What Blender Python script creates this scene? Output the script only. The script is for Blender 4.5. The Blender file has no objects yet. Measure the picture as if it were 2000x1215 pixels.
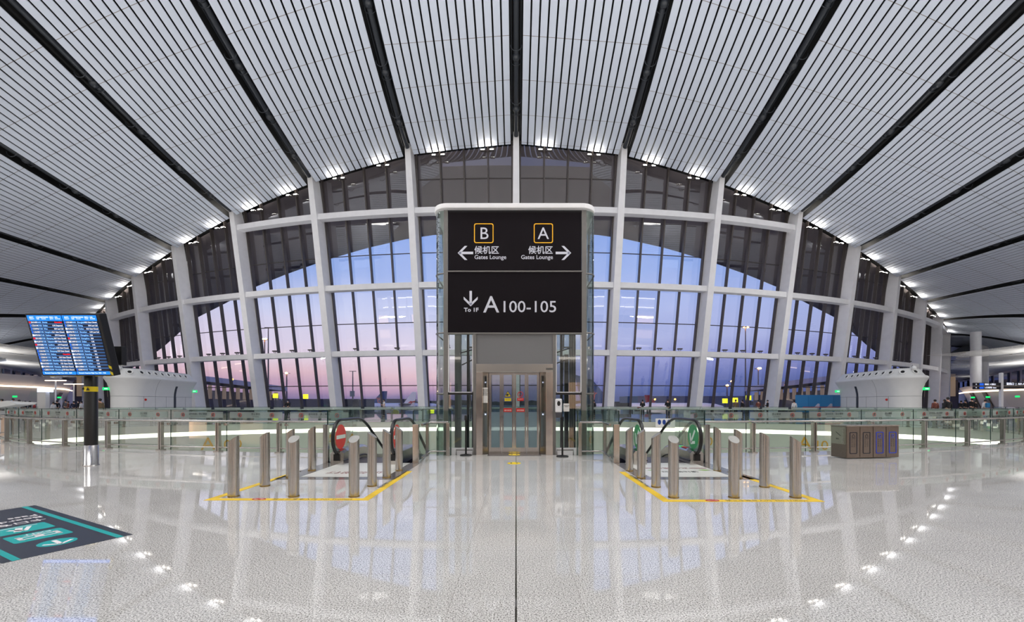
import bpy, bmesh, math, random
from mathutils import Vector, Matrix
random.seed(7)
SC = bpy.context.scene
COL = SC.collection
PI = math.pi
sin, cos = math.sin, math.cos

# ------------------------------------------------------------------ camera
FPX, CX, HY, EYE = 812.0, 1008.0, 786.0, 1.5
cd = bpy.data.cameras.new('camera')
cam = bpy.data.objects.new('camera', cd); COL.objects.link(cam)
cam.location = (0, 0, EYE); cam.rotation_euler = (PI/2, 0, 0)
cd.sensor_fit = 'HORIZONTAL'; cd.sensor_width = 36.0
cd.lens = FPX/2000*36.0
cd.shift_x = -(CX-1000)/2000; cd.shift_y = (HY-607.5)/2000
cd.clip_start = 0.05; cd.clip_end = 3000
SC.camera = cam
SC.view_settings.view_transform = 'Standard'
SC.view_settings.look = 'None'
SC.view_settings.exposure = 0.0
SC.view_settings.gamma = 1.0
SC.view_settings.use_curve_mapping = False
SC.cycles.max_bounces = 10
SC.cycles.transparent_max_bounces = 32
SC.cycles.transmission_bounces = 8
SC.cycles.glossy_bounces = 5
SC.cycles.diffuse_bounces = 4
SC.cycles.sample_clamp_indirect = 6.0
SC.cycles.use_denoising = True

# ------------------------------------------------------------------ sky (dusk)
def lin(c):
    return tuple(((v/255)/12.92 if v/255 <= .04045 else ((v/255+.055)/1.055)**2.4) for v in c) + (1,)
W = bpy.data.worlds.new('dusk_sky'); SC.world = W; W.use_nodes = True
nt = W.node_tree; nt.nodes.clear(); N = nt.nodes.new; L = nt.links.new
out = N('ShaderNodeOutputWorld'); bg = N('ShaderNodeBackground'); L(bg.outputs[0], out.inputs[0])
tc = N('ShaderNodeTexCoord'); sep = N('ShaderNodeSeparateXYZ'); L(tc.outputs['Generated'], sep.inputs[0])
mp = N('ShaderNodeMapping'); mp.inputs['Scale'].default_value = (1.2, 1.2, 9); L(tc.outputs['Generated'], mp.inputs[0])
nz = N('ShaderNodeTexNoise'); nz.inputs['Scale'].default_value = 2.2; nz.inputs['Detail'].default_value = 5; L(mp.outputs[0], nz.inputs[0])
m1 = N('ShaderNodeMath'); m1.operation = 'MULTIPLY_ADD'; L(nz.outputs[0], m1.inputs[0]); m1.inputs[1].default_value = .05; m1.inputs[2].default_value = -.025
m2 = N('ShaderNodeMath'); m2.operation = 'ADD'; L(sep.outputs[2], m2.inputs[0]); L(m1.outputs[0], m2.inputs[1])
def ramp(stops):
    r = N('ShaderNodeValToRGB'); e = r.color_ramp.elements
    while len(e) > 1: e.remove(e[-1])
    e[0].position = stops[0][0]; e[0].color = lin(stops[0][1])
    for p, c in stops[1:]:
        n = e.new(p); n.color = lin(c)
    L(m2.outputs[0], r.inputs[0]); return r
rl = ramp([(0, (92, 86, 128)), (.016, (132, 116, 158)), (.036, (190, 154, 182)), (.06, (226, 188, 200)), (.1, (232, 212, 228)), (.19, (206, 210, 242)), (.28, (150, 174, 232)), (.4, (124, 158, 228)), (1, (70, 100, 180))])
rr = ramp([(0, (66, 78, 126)), (.03, (84, 98, 156)), (.06, (112, 122, 184)), (.1, (146, 152, 208)), (.15, (172, 180, 226)), (.21, (168, 182, 232)), (.29, (144, 170, 230)), (.4, (122, 156, 226)), (1, (70, 100, 180))])
at = N('ShaderNodeMath'); at.operation = 'ARCTAN2'; L(sep.outputs[0], at.inputs[0]); L(sep.outputs[1], at.inputs[1])
mr = N('ShaderNodeMapRange'); mr.interpolation_type = 'SMOOTHSTEP'; L(at.outputs[0], mr.inputs[0])
mr.inputs[1].default_value = -.2; mr.inputs[2].default_value = .28
mx = N('ShaderNodeMixRGB'); L(mr.outputs[0], mx.inputs[0]); L(rl.outputs[0], mx.inputs[1]); L(rr.outputs[0], mx.inputs[2])
L(mx.outputs[0], bg.inputs[0]); bg.inputs[1].default_value = 1.15


# ------------------------------------------------------------------ unseen fill lamps added to light the hall
LAMP_COL = (1.0, .985, .955); KIOSK_W = 1000
def area(name, loc, sx, sy, w, up=True, col=None):
    ld = bpy.data.lights.new(name, 'AREA'); ld.shape = 'RECTANGLE'; ld.size = sx; ld.size_y = sy; ld.energy = w; ld.color = col or LAMP_COL
    lo = bpy.data.objects.new(name, ld); COL.objects.link(lo); lo.location = loc; lo.rotation_euler = (math.pi, 0, 0) if up else (0, 0, 0); return lo
area('lift_top_fill', (0, 13.2, 7.4), 3.6, 2.4, 2000)  # added fill, no fitting modelled, brightens the ceiling
for x in (-48, -16, 16, 48):
    area('hall_fill_up', (x, -6, 4.2), 10, 3, 5700)          # unseen fill added behind the viewer, aimed at the ceiling
for x in (-45, -15, 15, 45):
    area('hall_fill_down', (x, 6, 27), 10, 16, 3700, False)  # unseen fill added overhead to brighten the floor

# ------------------------------------------------------------------ materials
MATS = {}
def mat(name, col=(128,128,128), rough=.5, metal=0.0, emit=None, es=0.0, ior=1.5, coat=0.0):
    if name in MATS: return MATS[name]
    m = bpy.data.materials.new(name); m.use_nodes = True
    b = m.node_tree.nodes['Principled BSDF']
    b.inputs['Base Color'].default_value = lin(col); b.inputs['Roughness'].default_value = rough
    b.inputs['Metallic'].default_value = metal; b.inputs['IOR'].default_value = ior
    b.inputs['Coat Weight'].default_value = coat
    if emit: b.inputs['Emission Color'].default_value = lin(emit); b.inputs['Emission Strength'].default_value = es
    MATS[name] = m; return m
def vary(m, scale=20, amt=.12, stretch=(1,1,1), rough_amt=0.0, bump=0.0):
    """small procedural variation of base colour, roughness and surface"""
    t = m.node_tree; b = t.nodes['Principled BSDF']; n = t.nodes.new
    c = n('ShaderNodeTexCoord'); mp = n('ShaderNodeMapping'); mp.inputs['Scale'].default_value = stretch
    t.links.new(c.outputs['Object'], mp.inputs[0])
    z = n('ShaderNodeTexNoise'); z.inputs['Scale'].default_value = scale; z.inputs['Detail'].default_value = 4
    t.links.new(mp.outputs[0], z.inputs[0])
    r = n('ShaderNodeMapRange'); t.links.new(z.outputs[0], r.inputs[0]); r.inputs[1].default_value = .3; r.inputs[2].default_value = .7
    r.inputs[3].default_value = 1-amt; r.inputs[4].default_value = 1+amt
    v = n('ShaderNodeVectorMath'); v.operation = 'SCALE'; v.inputs[0].default_value = b.inputs['Base Color'].default_value[:3]
    t.links.new(r.outputs[0], v.inputs['Scale']); t.links.new(v.outputs[0], b.inputs['Base Color'])
    if rough_amt:
        q = n('ShaderNodeMapRange'); t.links.new(z.outputs[0], q.inputs[0]); r0 = b.inputs['Roughness'].default_value
        q.inputs[3].default_value = r0*(1-rough_amt); q.inputs[4].default_value = r0*(1+rough_amt); t.links.new(q.outputs[0], b.inputs['Roughness'])
    if bump:
        u = n('ShaderNodeBump'); u.inputs['Strength'].default_value = bump; u.inputs['Distance'].default_value = .002
        t.links.new(z.outputs[0], u.inputs['Height']); t.links.new(u.outputs[0], b.inputs['Normal'])
    return m
def glass(name, tint=(255,255,255), refl=.06, rough=0.0, frost=None, frost_amt=0.0, grow=.5):
    if name in MATS: return MATS[name]
    m = bpy.data.materials.new(name); m.use_nodes = True; t = m.node_tree; t.nodes.clear(); n = t.nodes.new; l = t.links.new
    o = n('ShaderNodeOutputMaterial'); tr = n('ShaderNodeBsdfTransparent'); tr.inputs[0].default_value = lin(tint)
    gl = n('ShaderNodeBsdfGlossy'); gl.inputs['Roughness'].default_value = rough
    lw = n('ShaderNodeLayerWeight'); lw.inputs[0].default_value = .25
    r = n('ShaderNodeMath'); r.operation = 'MULTIPLY_ADD'; l(lw.outputs['Fresnel'], r.inputs[0]); r.inputs[1].default_value = grow; r.inputs[2].default_value = refl
    r.use_clamp = True
    mx = n('ShaderNodeMixShader'); l(r.outputs[0], mx.inputs[0]); l(tr.outputs[0], mx.inputs[1]); l(gl.outputs[0], mx.inputs[2])
    last = mx
    if frost_amt:
        df = n('ShaderNodeBsdfDiffuse'); df.inputs[0].default_value = lin(frost or (220,225,222))
        m2 = n('ShaderNodeMixShader'); m2.inputs[0].default_value = frost_amt; l(mx.outputs[0], m2.inputs[1]); l(df.outputs[0], m2.inputs[2]); last = m2
    l(last.outputs[0], o.inputs[0]); MATS[name] = m; return m

M_white = vary(mat('painted_white_steel', (238,237,239), .42), 1.5, .03)
M_panel = mat('ceiling_panel_white', (208,215,228), .55)
M_black = mat('black_void', (10,10,11), .7)
M_pipe = mat('dark_grey_pipe', (46,50,56), .4)
M_mull = vary(mat('dark_bronze_mullion', (78,71,68), .4), 3, .06)
M_steel = vary(mat('brushed_stainless', (190,186,182), .22, 1.0), 40, .07, (1,1,.05), .25)
M_steelb = vary(mat('bollard_stainless', (184,180,176), .24, 1.0), 40, .08, (1,1,.05), .25)
M_mirror = vary(mat('polished_stainless', (222,212,204), .16, 1.0), 3, .05, (1,1,2), .3, .0)
M_greyp = vary(mat('grey_metal_panel', (122,122,124), .5, .2), 60, .05)
M_frame = vary(mat('lift_frame_grey', (128,126,124), .42, .5), 10, .03)
M_sign = mat('sign_black', (26,22,26), .55, ior=1.18)
M_letter = mat('sign_lettering_grey', (205,206,216), .5, 0, (200,202,214), .12)
M_yel = mat('sign_yellow', (240,178,30), .5, 0, (240,178,30), .15)
M_tape = vary(mat('yellow_floor_tape', (236,196,40), .45), 8, .05)
M_gold = mat('gold_lettering', (196,146,30), .45)
M_red = mat('red_enamel', (206,34,24), .35)
M_green = mat('green_enamel', (16,142,84), .35)
M_rub = mat('black_rubber', (18,18,19), .32)
M_blackm = mat('black_powder_coat', (16,16,18), .4)
M_cream = vary(mat('cream_fascia', (192,193,182), .5), .6, .03)
M_strip = mat('led_strip', (255,250,240), .5, 0, (255,246,232), 3.2)
M_warmstrip = mat('warm_led_strip', (255,244,225), .5, 0, (255,228,200), 2.6)
M_spot = mat('spot_lamp_face', (255,255,255), .5, 0, (255,250,240), 14)
M_screenb = mat('screen_header_blue', (10,120,235), .4, 0, (14,128,240), .95)
M_screend = mat('screen_navy', (4,14,40), .3, 0, (4,20,52), .6)
M_screenl = mat('screen_row_line', (50,110,180), .4, 0, (62,124,196), .7)
M_sctext = mat('screen_text_white', (230,232,245), .5, 0, (226,230,246), 1.0)
M_sctextb = mat('screen_text_blue', (120,180,250), .5, 0, (130,190,252), 1.0)
M_scred = mat('screen_text_red', (240,10,30), .5, 0, (245,10,34), 1.0)
M_exit = mat('exit_sign_green', (10,180,90), .5, 0, (16,200,100), 1.6)
M_or = mat('orange_flood_lamp', (255,170,70), .5, 0, (255,176,84), 60)
M_sodium = mat('orange_small_lamp', (255,150,50), .5, 0, (255,160,60), 12)
M_apr = vary(mat('apron_concrete', (74,74,84), .7), .05, .1)
M_dkblock = mat('dark_building', (58,54,60), .7)
M_glassf = glass('facade_glass', (248,250,252), .16)
M_glassr = glass('balustrade_glass', (220,234,226), .08, 0, None, 0, .45)
M_glassl = glass('lift_glass', (216,228,224), .1)
M_glassfr = glass('frosted_glass_band', (215,230,222), .08, 0, (190,200,196), .42)
M_doorfrost = glass('frosted_door_panel', (200,215,220), .05, .1, (120,140,150), .85)
M_edge = mat('glass_edge_green', (14,46,42), .2)
M_bodyw = vary(mat('white_kiosk_shell', (222,222,220), .4), 2, .02)

# ------------------------------------------------------------------ mesh helpers
class MB:
    def __init__(s): s.v = []; s.f = []; s.m = []; s.sm = []; s.cm = 0; s.cs = False
    def add(s, vs, fs, smooth=None):
        o = len(s.v); s.v += [tuple(v) for v in vs]
        for f in fs:
            s.f.append([i+o for i in f]); s.m.append(s.cm); s.sm.append(s.cs if smooth is None else smooth)
        return s
    def box(s, x0, x1, y0, y1, z0, z1):
        return s.add([(x0,y0,z0),(x1,y0,z0),(x1,y1,z0),(x0,y1,z0),(x0,y0,z1),(x1,y0,z1),(x1,y1,z1),(x0,y1,z1)],
                     [(0,3,2,1),(4,5,6,7),(0,1,5,4),(1,2,6,5),(2,3,7,6),(3,0,4,7)])
    def obox(s, c, ax, ay, az, hx, hy, hz):
        c = Vector(c); ax = Vector(ax)*hx; ay = Vector(ay)*hy; az = Vector(az)*hz
        vs = [c+ax*i+ay*j+az*k for k in (-1,1) for (i,j) in ((-1,-1),(1,-1),(1,1),(-1,1))]
        return s.add(vs, [(0,3,2,1),(4,5,6,7),(0,1,5,4),(1,2,6,5),(2,3,7,6),(3,0,4,7)])
    def hexa(s, b, t):
        n = len(b)
        return s.add(list(b)+list(t), [tuple(reversed(range(n))), tuple(range(n, 2*n))] + [(i,(i+1)%n,(i+1)%n+n,i+n) for i in range(n)])
    def quad(s, a, b, c, d): return s.add([a,b,c,d], [(0,1,2,3)])
    def tube(s, pts, r, n=10, cap=True, closed=False):
        pts = [Vector(p) for p in pts]; rings = []; up = None; k = len(pts)
        for i, p in enumerate(pts):
            if closed: t = pts[(i+1)%k]-pts[i-1]
            else: t = (pts[min(i+1,k-1)]-pts[max(i-1,0)])
            t.normalize()
            if up is None:
                up = Vector((0,0,1)) if abs(t.z) < .9 else Vector((1,0,0))
            u = (up - t*up.dot(t)).normalized(); w = t.cross(u); up = u
            rr = r[i] if isinstance(r, (list,tuple)) else r
            if isinstance(rr, (list,tuple)): a, b = rr
            else: a = b = rr
            rings.append([p+u*a*cos(2*PI*j/n)+w*b*sin(2*PI*j/n) for j in range(n)])
        vs = [v for q in rings for v in q]; fs = []
        for i in range(k if closed else k-1):
            for j in range(n):
                a = i*n+j; b = i*n+(j+1)%n; i2 = (i+1)%k
                fs.append((a, b, i2*n+(j+1)%n, i2*n+j))
        s.add(vs, fs, True)
        if cap and not closed:
            s.add(rings[0], [tuple(range(n))]); s.add(rings[-1], [tuple(reversed(range(n)))])
        return s
    def lathe(s, prof, c=(0,0,0), n=24, cap=True):
        c = Vector(c); vs = []; fs = []
        for r, z in prof: vs += [c+Vector((r*cos(2*PI*j/n), r*sin(2*PI*j/n), z)) for j in range(n)]
        for i in range(len(prof)-1):
            for j in range(n): fs.append((i*n+j, i*n+(j+1)%n, (i+1)*n+(j+1)%n, (i+1)*n+j))
        s.add(vs, fs, True)
        if cap:
            k = len(prof)-1
            s.add(vs[:n], [tuple(reversed(range(n)))]); s.add(vs[k*n:], [tuple(range(n))])
        return s
    def sphere(s, c, r, n=12, sc=(1,1,1)):
        c = Vector(c); vs = []; fs = []; m = n//2
        for i in range(m+1):
            a = PI*i/m
            for j in range(n): b = 2*PI*j/n; vs.append(c+Vector((r*sc[0]*sin(a)*cos(b), r*sc[1]*sin(a)*sin(b), r*sc[2]*cos(a))))
        for i in range(m):
            for j in range(n): fs.append((i*n+j, (i+1)*n+j, (i+1)*n+(j+1)%n, i*n+(j+1)%n))
        return s.add(vs, fs, True)
    def poly(s, pts, org, u, v, depth):
        """2-d outline pts in the plane (u,v) at org, given thickness along u x v"""
        org = Vector(org); u = Vector(u); v = Vector(v); w = u.cross(v).normalized()
        b = [org+u*p[0]+v*p[1] for p in pts]; t = [q+w*depth for q in b]
        return s.hexa(b, t)
    def build(s, name, m, parent=None, bevel=0, loc=None):
        me = bpy.data.meshes.new(name); me.from_pydata(s.v, [], s.f); 
        ms = m if isinstance(m, (list,tuple)) else [m]
        for q in ms: me.materials.append(q)
        for p, i, sm in zip(me.polygons, s.m, s.sm): p.material_index = i; p.use_smooth = sm
        if bevel:
            bm = bmesh.new(); bm.from_mesh(me); bmesh.ops.remove_doubles(bm, verts=bm.verts, dist=1e-5)
            es = [e for e in bm.edges if len(e.link_faces) == 2 and e.calc_face_angle(0) > .6]
            bmesh.ops.bevel(bm, geom=es, offset=bevel, segments=2, affect='EDGES', profile=.5, clamp_overlap=True)
            bm.to_mesh(me); bm.free()
        me.update(); o = bpy.data.objects.new(name, me); COL.objects.link(o)
        if parent: o.parent = parent
        if loc: o.location = loc
        return o
def thing(name, label, cat, loc=(0,0,0), rz=0, group=None):
    o = bpy.data.objects.new(name, None); COL.objects.link(o); o.location = loc; o.rotation_euler = (0,0,rz)
    o.empty_display_size = .2
    o['label'] = label; o['category'] = cat
    if group: o['group'] = group
    return o
def tag(o, label, cat, group=None, kind=None):
    o['label'] = label; o['category'] = cat
    if group: o['group'] = group
    if kind: o['kind'] = kind
    return o
def struct(o): o['kind'] = 'structure'; return o
def part(name, b, m, parent, bevel=0, label=None):
    o = b.build(name, m, parent, bevel)
    if label: o['label'] = label
    return o
def copy_tree(o, parent=None):
    c = o.copy(); COL.objects.link(c); c.parent = parent
    for ch in [q for q in KIDS(o)]: copy_tree(ch, c)
    return c
def KIDS(o): return [q for q in COL.objects if q.parent == o]
ORD = ['first','second','third','fourth','fifth','sixth','seventh','eighth','ninth','tenth','eleventh','twelfth','thirteenth','fourteenth','fifteenth','sixteenth','seventeenth','eighteenth','nineteenth','twentieth']

def text(name, body, size, m, org, u=(1,0,0), v=(0,0,1), parent=None, align='LEFT', depth=.003, bold=0.0, sx=1.0, line=1.0, mirror=False):
    """lettering as a mesh in the plane (u,v), baseline at org, raised by depth"""
    cu = bpy.data.curves.new(name, 'FONT'); cu.body = body; cu.size = size; cu.align_x = align; cu.resolution_u = 3
    cu.offset = bold*size; cu.space_line = line; cu.extrude = depth/2
    o = bpy.data.objects.new(name, cu); COL.objects.link(o)
    dg = bpy.context.evaluated_depsgraph_get(); me = bpy.data.meshes.new_from_object(o.evaluated_get(dg))
    bpy.data.objects.remove(o); bpy.data.curves.remove(cu)
    u = Vector(u).normalized(); v = Vector(v).normalized(); w = u.cross(v)
    mt = Matrix(((u.x,v.x,w.x,org[0]),(u.y,v.y,w.y,org[1]),(u.z,v.z,w.z,org[2]),(0,0,0,1))) @ Matrix.Diagonal((sx,1,1,1))
    me.transform(mt); me.materials.clear(); me.materials.append(m); me.name = name
    o = bpy.data.objects.new(name, me); COL.objects.link(o)
    if parent: o.parent = parent
    return o
# ------------------------------------------------------------------ hall geometry: facade arc and roof
RAD, BAY, D0 = 130.0, 11.45, 50.0
KL = 9                                   # the arc runs straight on beyond this column
LEAN = [5.0,4.95,4.5,3.65,2.7,1.75,1.0,.55,.3,.2,.1]
ZTOP = [29.65,28.75,26.7,24.4,21.95,19.7,17.7,16.1,14.7,13.5,12.6,12,11.5,11,10.6,10.2,10]
GA = [.2,.2,.17,.11,.06,0,-.02,-.1,-.2,-.2,-.15,-.1,-.1,-.1,-.1,-.1,-.1]
GB = [.013,.013,.0065,.0046,.003,0,-.001,-.004,-.009,-.008,-.004,0,0,0,0,0,0]
def itp(t, k):
    k = abs(k); i = min(int(k), len(t)-2); f = min(k-i, 1.0); return t[i]*(1-f)+t[i+1]*f if i+1 < len(t) else t[-1]
def base(k):
    s = 1 if k >= 0 else -1; a = abs(k); th = min(a, KL)*BAY/RAD
    x = RAD*sin(th); y = D0+RAD-RAD*cos(th)
    if a > KL: x += (a-KL)*BAY*cos(th); y += (a-KL)*BAY*sin(th)
    return Vector((s*x, y, 0)), Vector((s*sin(th), -cos(th), 0)), Vector((cos(th), s*sin(th), 0))
def fp(k, z, off=0.0):
    """point of the leaning facade at column index k, height z, off metres towards the hall"""
    p, n, t = base(k); return p + n*(itp(LEAN, k)*z/itp(ZTOP, k)+off) + Vector((0,0,z))
KS = [i*.05 for i in range(0, 321)]
TOPX = [fp(k, itp(ZTOP, k)).x for k in KS]
def k_of_x(x):
    x = abs(x); lo, hi = 0, len(KS)-1
    if x >= TOPX[-1]: return KS[-1]
    while hi-lo > 1:
        m = (lo+hi)//2
        if TOPX[m] <= x: lo = m
        else: hi = m
    return KS[lo]+(KS[hi]-KS[lo])*(x-TOPX[lo])/(TOPX[hi]-TOPX[lo])
def dtop(x):
    k = k_of_x(x); return fp(k, itp(ZTOP, k)).y
def roof(x, y):
    k = k_of_x(x); s = dtop(x)-y; z0 = itp(ZTOP, k); a = itp(GA, k); b = itp(GB, k)
    sm = 17.0 if k < 5 else 14.0
    if s <= 0: return z0
    if s <= sm: z = z0+a*s+b*s*s
    else:
        e = s-sm; z = z0+a*sm+b*sm*sm + (a+2*b*sm)*30*(1-math.exp(-e/30))
    return max(z, 7.0)
KMAX = 13
NB = 15
# ceiling panel strips: every bay holds NB long white strips with dark gaps, the wide black gaps lie on the column lines
pb = MB()
def strip_pts(x, y0, n):
    y1 = dtop(x)+.25
    return [(x, y1+(y0-y1)*i/n) for i in range(n+1)]
for sgn in (-1, 1):
    for b in range(KMAX):
        xa = fp(b, itp(ZTOP, b)).x+.52; xb = fp(b+1, itp(ZTOP, b+1)).x-.52
        w = (xb-xa)/NB
        for j in range(NB):
            l = xa+j*w+.075; r = xa+(j+1)*w-.075
            n = 26; vs = []; fs = []
            y0 = -16 if b < 7 else 20
            for i, ((x1, y1), (x2, y2)) in enumerate(zip(strip_pts(l, y0, n), strip_pts(r, y0, n))):
                z1 = roof(x1, y1); z2 = roof(x2, y2)
                vs += [(sgn*x1, y1, z1+.06), (sgn*x1, y1, z1), (sgn*x2, y2, z2), (sgn*x2, y2, z2+.06)]
                if i:
                    o = 4*(i-1)
                    for q in range(3): fs.append((o+q, o+q+1, o+q+5, o+q+4) if sgn < 0 else (o+q+4, o+q+5, o+q+1, o+q))
            pb.add(vs, fs)
ceil = pb.build('ceiling', M_panel); struct(ceil)
# the joints across the strips come from the distance to the facade, stored as a plain attribute
DT0 = dtop(0); me = ceil.data; at = me.attributes.new('run', 'FLOAT', 'POINT')
at.data.foreach_set('value', [(DT0-v.co.y)+.35*(dtop(v.co.x)-DT0) for v in me.vertices])
t = M_panel.node_tree; bs = t.nodes['Principled BSDF']; n = t.nodes.new; l = t.links.new
an = n('ShaderNodeAttribute'); an.attribute_name = 'run'
d1 = n('ShaderNodeMath'); d1.operation = 'DIVIDE'; l(an.outputs['Fac'], d1.inputs[0]); d1.inputs[1].default_value = 3.2
d2 = n('ShaderNodeMath'); d2.operation = 'FRACT'; l(d1.outputs[0], d2.inputs[0])
d3 = n('ShaderNodeMath'); d3.operation = 'LESS_THAN'; l(d2.outputs[0], d3.inputs[0]); d3.inputs[1].default_value = .01
mxx = n('ShaderNodeMixRGB'); l(d3.outputs[0], mxx.inputs[0]); mxx.inputs[1].default_value = lin((208,215,228)); mxx.inputs[2].default_value = lin((120,108,96))
l(mxx.outputs[0], bs.inputs['Base Color'])
# dark roof void above the strips
vb = MB(); xs = [i*3.0 for i in range(-46, 47)]; vs = []; fs = []; n = 14
for x in xs:
    x = max(min(x, TOPX[int(KMAX/.05)]), -TOPX[int(KMAX/.05)])
    y1 = dtop(x)+3.2; y0 = -17
    for i in range(n+1):
        y = y1+(y0-y1)*i/n; vs.append((x, y, roof(x, y)+1.25))
for a in range(len(xs)-1):
    for i in range(n): fs.append((a*(n+1)+i, (a+1)*(n+1)+i, (a+1)*(n+1)+i+1, a*(n+1)+i+1))
vb.add(vs, fs); struct(vb.build('ceiling_void', M_black))
# steel pipe with ball joints in each black gap
def ordside(k):
    if k == 0: return 'with ball joints in the middle black ceiling gap above the centre column'
    return 'in the %s black ceiling gap to the %s of the middle one' % (ORD[abs(k)-1], 'left' if k < 0 else 'right')
for k in range(-8, 9):
    x = fp(abs(k), itp(ZTOP, k)).x*(1 if k >= 0 else -1)
    yt = dtop(x); ys = [yt-.3-i*(yt-2)/26 for i in range(27)]
    r = thing('roof_truss_pipe', 'steel pipe '+ordside(k), 'roof truss', (x, yt, 0), 0, 'pipes in the black gaps of the ceiling')
    part('pipe', MB().tube([(0, y-yt, roof(x, y)+.5) for y in ys], .25, 10), M_pipe, r)
    for sd in (-1, 1):
        part('cable_tray', MB().tube([(sd*.42, y-yt, roof(x, y)+.62) for y in ys], .05, 5), M_pipe, r)
    if abs(k) < 7:
        s = 3.4
        while s < 19:
            y = yt-s; z = roof(x, y)+.42
            part('ball_joint', MB().sphere((0, -s, z), .36, 14), M_pipe, r)
            for q in (.5, -1.1):
                part('pipe_ring', MB().tube([(.5*cos(a), -s+q, z+.12+.5*sin(a)) for a in [PI+PI*i/10 for i in range(11)]], .035, 5), M_pipe, r)
            s += 4.4
# columns
def col_label(k):
    if k == 0: return 'white centre column of the glass wall rising above the lift'
    return 'white leaning column of the glass wall, %s to the %s of the centre column' % (ORD[abs(k)-1], 'left' if k < 0 else 'right')
LV = [7.4, 15.1, 23.1]; THIN = [3.6, 11.2, 19.1, 27.0]
UP = Vector((0,0,1))
for k in range(-11, 12):
    zt = itp(ZTOP, k); p, nn, tt = base(k); hw = .36
    top = zt+1.05
    secs = [0, 23.1 if zt > 24 else zt*.75, top]; dep = [1.5, 1.55, 1.25]; hws = [.42, .37, .31]
    b = MB(); prev = None
    for z, dp, h in zip(secs, dep, hws):
        q = fp(k, z); ring = [q-tt*h, q+tt*h, q+tt*h-nn*dp, q-tt*h-nn*dp]
        if prev: b.hexa(prev, ring)
        prev = ring
    c = tag(b.build('facade_column', M_white), col_label(k), 'column', 'white columns of the glass wall')
# windows: one per bay
wn = 0
for k in range(-10, 10):
    wn += 1
    w = bpy.data.objects.new('window_%d' % wn, None); COL.objects.link(w); w['kind'] = 'structure'
    GO = -1.9
    pane = MB(); K4 = [k+.04+i*.92/4 for i in range(5)]
    def glass_top(kk): return itp(ZTOP, kk)+1.0
    for a, c in zip(K4[:-1], K4[1:]):
        pane.quad(fp(a, -.2, GO), fp(c, -.2, GO), fp(c, glass_top(c), GO), fp(a, glass_top(a), GO))
    part('pane', pane, M_glassf, w)
    for i, a in enumerate(K4):
        p, nn, tt = base(a); zt = glass_top(a); m = MB()
        lo = fp(a, -.2, GO+.3); hi = fp(a, zt, GO+.3); h = .07
        m.hexa([lo-tt*h-nn*.21, lo+tt*h-nn*.21, lo+tt*h+nn*.21, lo-tt*h+nn*.21], [hi-tt*h-nn*.21, hi+tt*h-nn*.21, hi+tt*h+nn*.21, hi-tt*h+nn*.21])
        part('mullion', m, M_mull, w)
    for z in THIN:
        if z > min(itp(ZTOP, k), itp(ZTOP, k+1))-.5: continue
        m = MB(); m.tube([fp(a, z, GO+.08) for a in K4], .055, 4); part('glazing_bar', m, M_mull, w)
    for z in LV:
        if z > min(itp(ZTOP, k), itp(ZTOP, k+1))+.6: continue
        m = MB(); A = [k+.02+i*.96/8 for i in range(9)]; prev = None
        for a in A:
            p, nn, tt = base(a); o = fp(a, z, -.25)
            bow = .0
            ring = [o-UP*.3, o-UP*.3-nn*.85, o+UP*.28-nn*.95, o+UP*.34]
            if prev: m.hexa(prev, ring)
            prev = ring
        part('beam', m, M_white, w)
# twin spotlights under the roof edge, two per bay
for k in range(-8, 8):
    for j, f in enumerate((.25, .75)):
        a = k+.04+.92*f; p, nn, tt = base(a); z = itp(ZTOP, a)+.15
        side = 'left' if a < 0 else 'right'; idx = int((abs(a)*2))
        r = thing('twin_spotlight', 'bright twin spotlight under the roof edge, %s to the %s of the centre column' % (ORD[idx], side), 'spotlight', fp(a, z-.2, -1.1), math.atan2(tt.y, tt.x), 'twin spotlights along the top of the glass')
        part('bracket', MB().box(-.55, .55, -.05, .05, -.05, .03).box(-.04, .04, -.3, .05, -.04, .04), M_mull, r)
        for sx in (-.5, .5):
            h = part('lamp_head', MB().box(sx-.25, sx+.25, -.42, -.05, -.08, .04), M_mull, r, .02)
            part('lamp_lens', MB().box(sx-.2, sx+.2, -.4, -.1, .045, .07).box(sx-.2, sx+.2, -.435, -.422, -.06, .03), M_spot, h)
        if abs(a) < 8.5:
            ld = bpy.data.lights.new('spot_wash', 'AREA'); ld.energy = 75; ld.size = 1.6; ld.color = (1, .93, .84)
            lo = bpy.data.objects.new('spot_wash', ld); COL.objects.link(lo); lo.location = fp(a, z-.25, -.5)
            lo.rotation_euler = (nn*.55+UP*.8).to_track_quat('-Z', 'Y').to_euler(); lo.parent = None
# small floodlights on the lowest beam
for k in range(-6, 6):
    for j in range(3):
        a = k+.04+.92*(j+1)/4+.02; p, nn, tt = base(a)
        side = 'left' if a < 0 else 'right'; idx = int(abs(k if k >= 0 else k+1)*3 + (j if k >= 0 else 2-j))
        r = thing('floodlight', 'small dark floodlight on the lowest white beam, %s to the %s of the centre column' % (ORD[idx], side), 'floodlight', fp(a, 7.74, -.7), math.atan2(tt.y, tt.x), 'small floodlights on the lowest beam')
        part('lamp_body', MB().box(-.3, .3, -.16, .16, .24, .38), M_mull, r, .02)
        part('bracket', MB().hexa([(-.2,-.04,.25),(-.16,-.04,.25),(-.16,.04,.25),(-.2,.04,.25)][::-1], [(-.08,-.04,0),(-.04,-.04,0),(-.04,.04,0),(-.08,.04,0)][::-1]).hexa([(.16,-.04,.25),(.2,-.04,.25),(.2,.04,.25),(.16,.04,.25)][::-1], [(.04,-.04,0),(.08,-.04,0),(.08,.04,0),(.04,.04,0)][::-1]).box(-.1,.1,-.05,.05,-.01,.02), M_mull, r)
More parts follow.
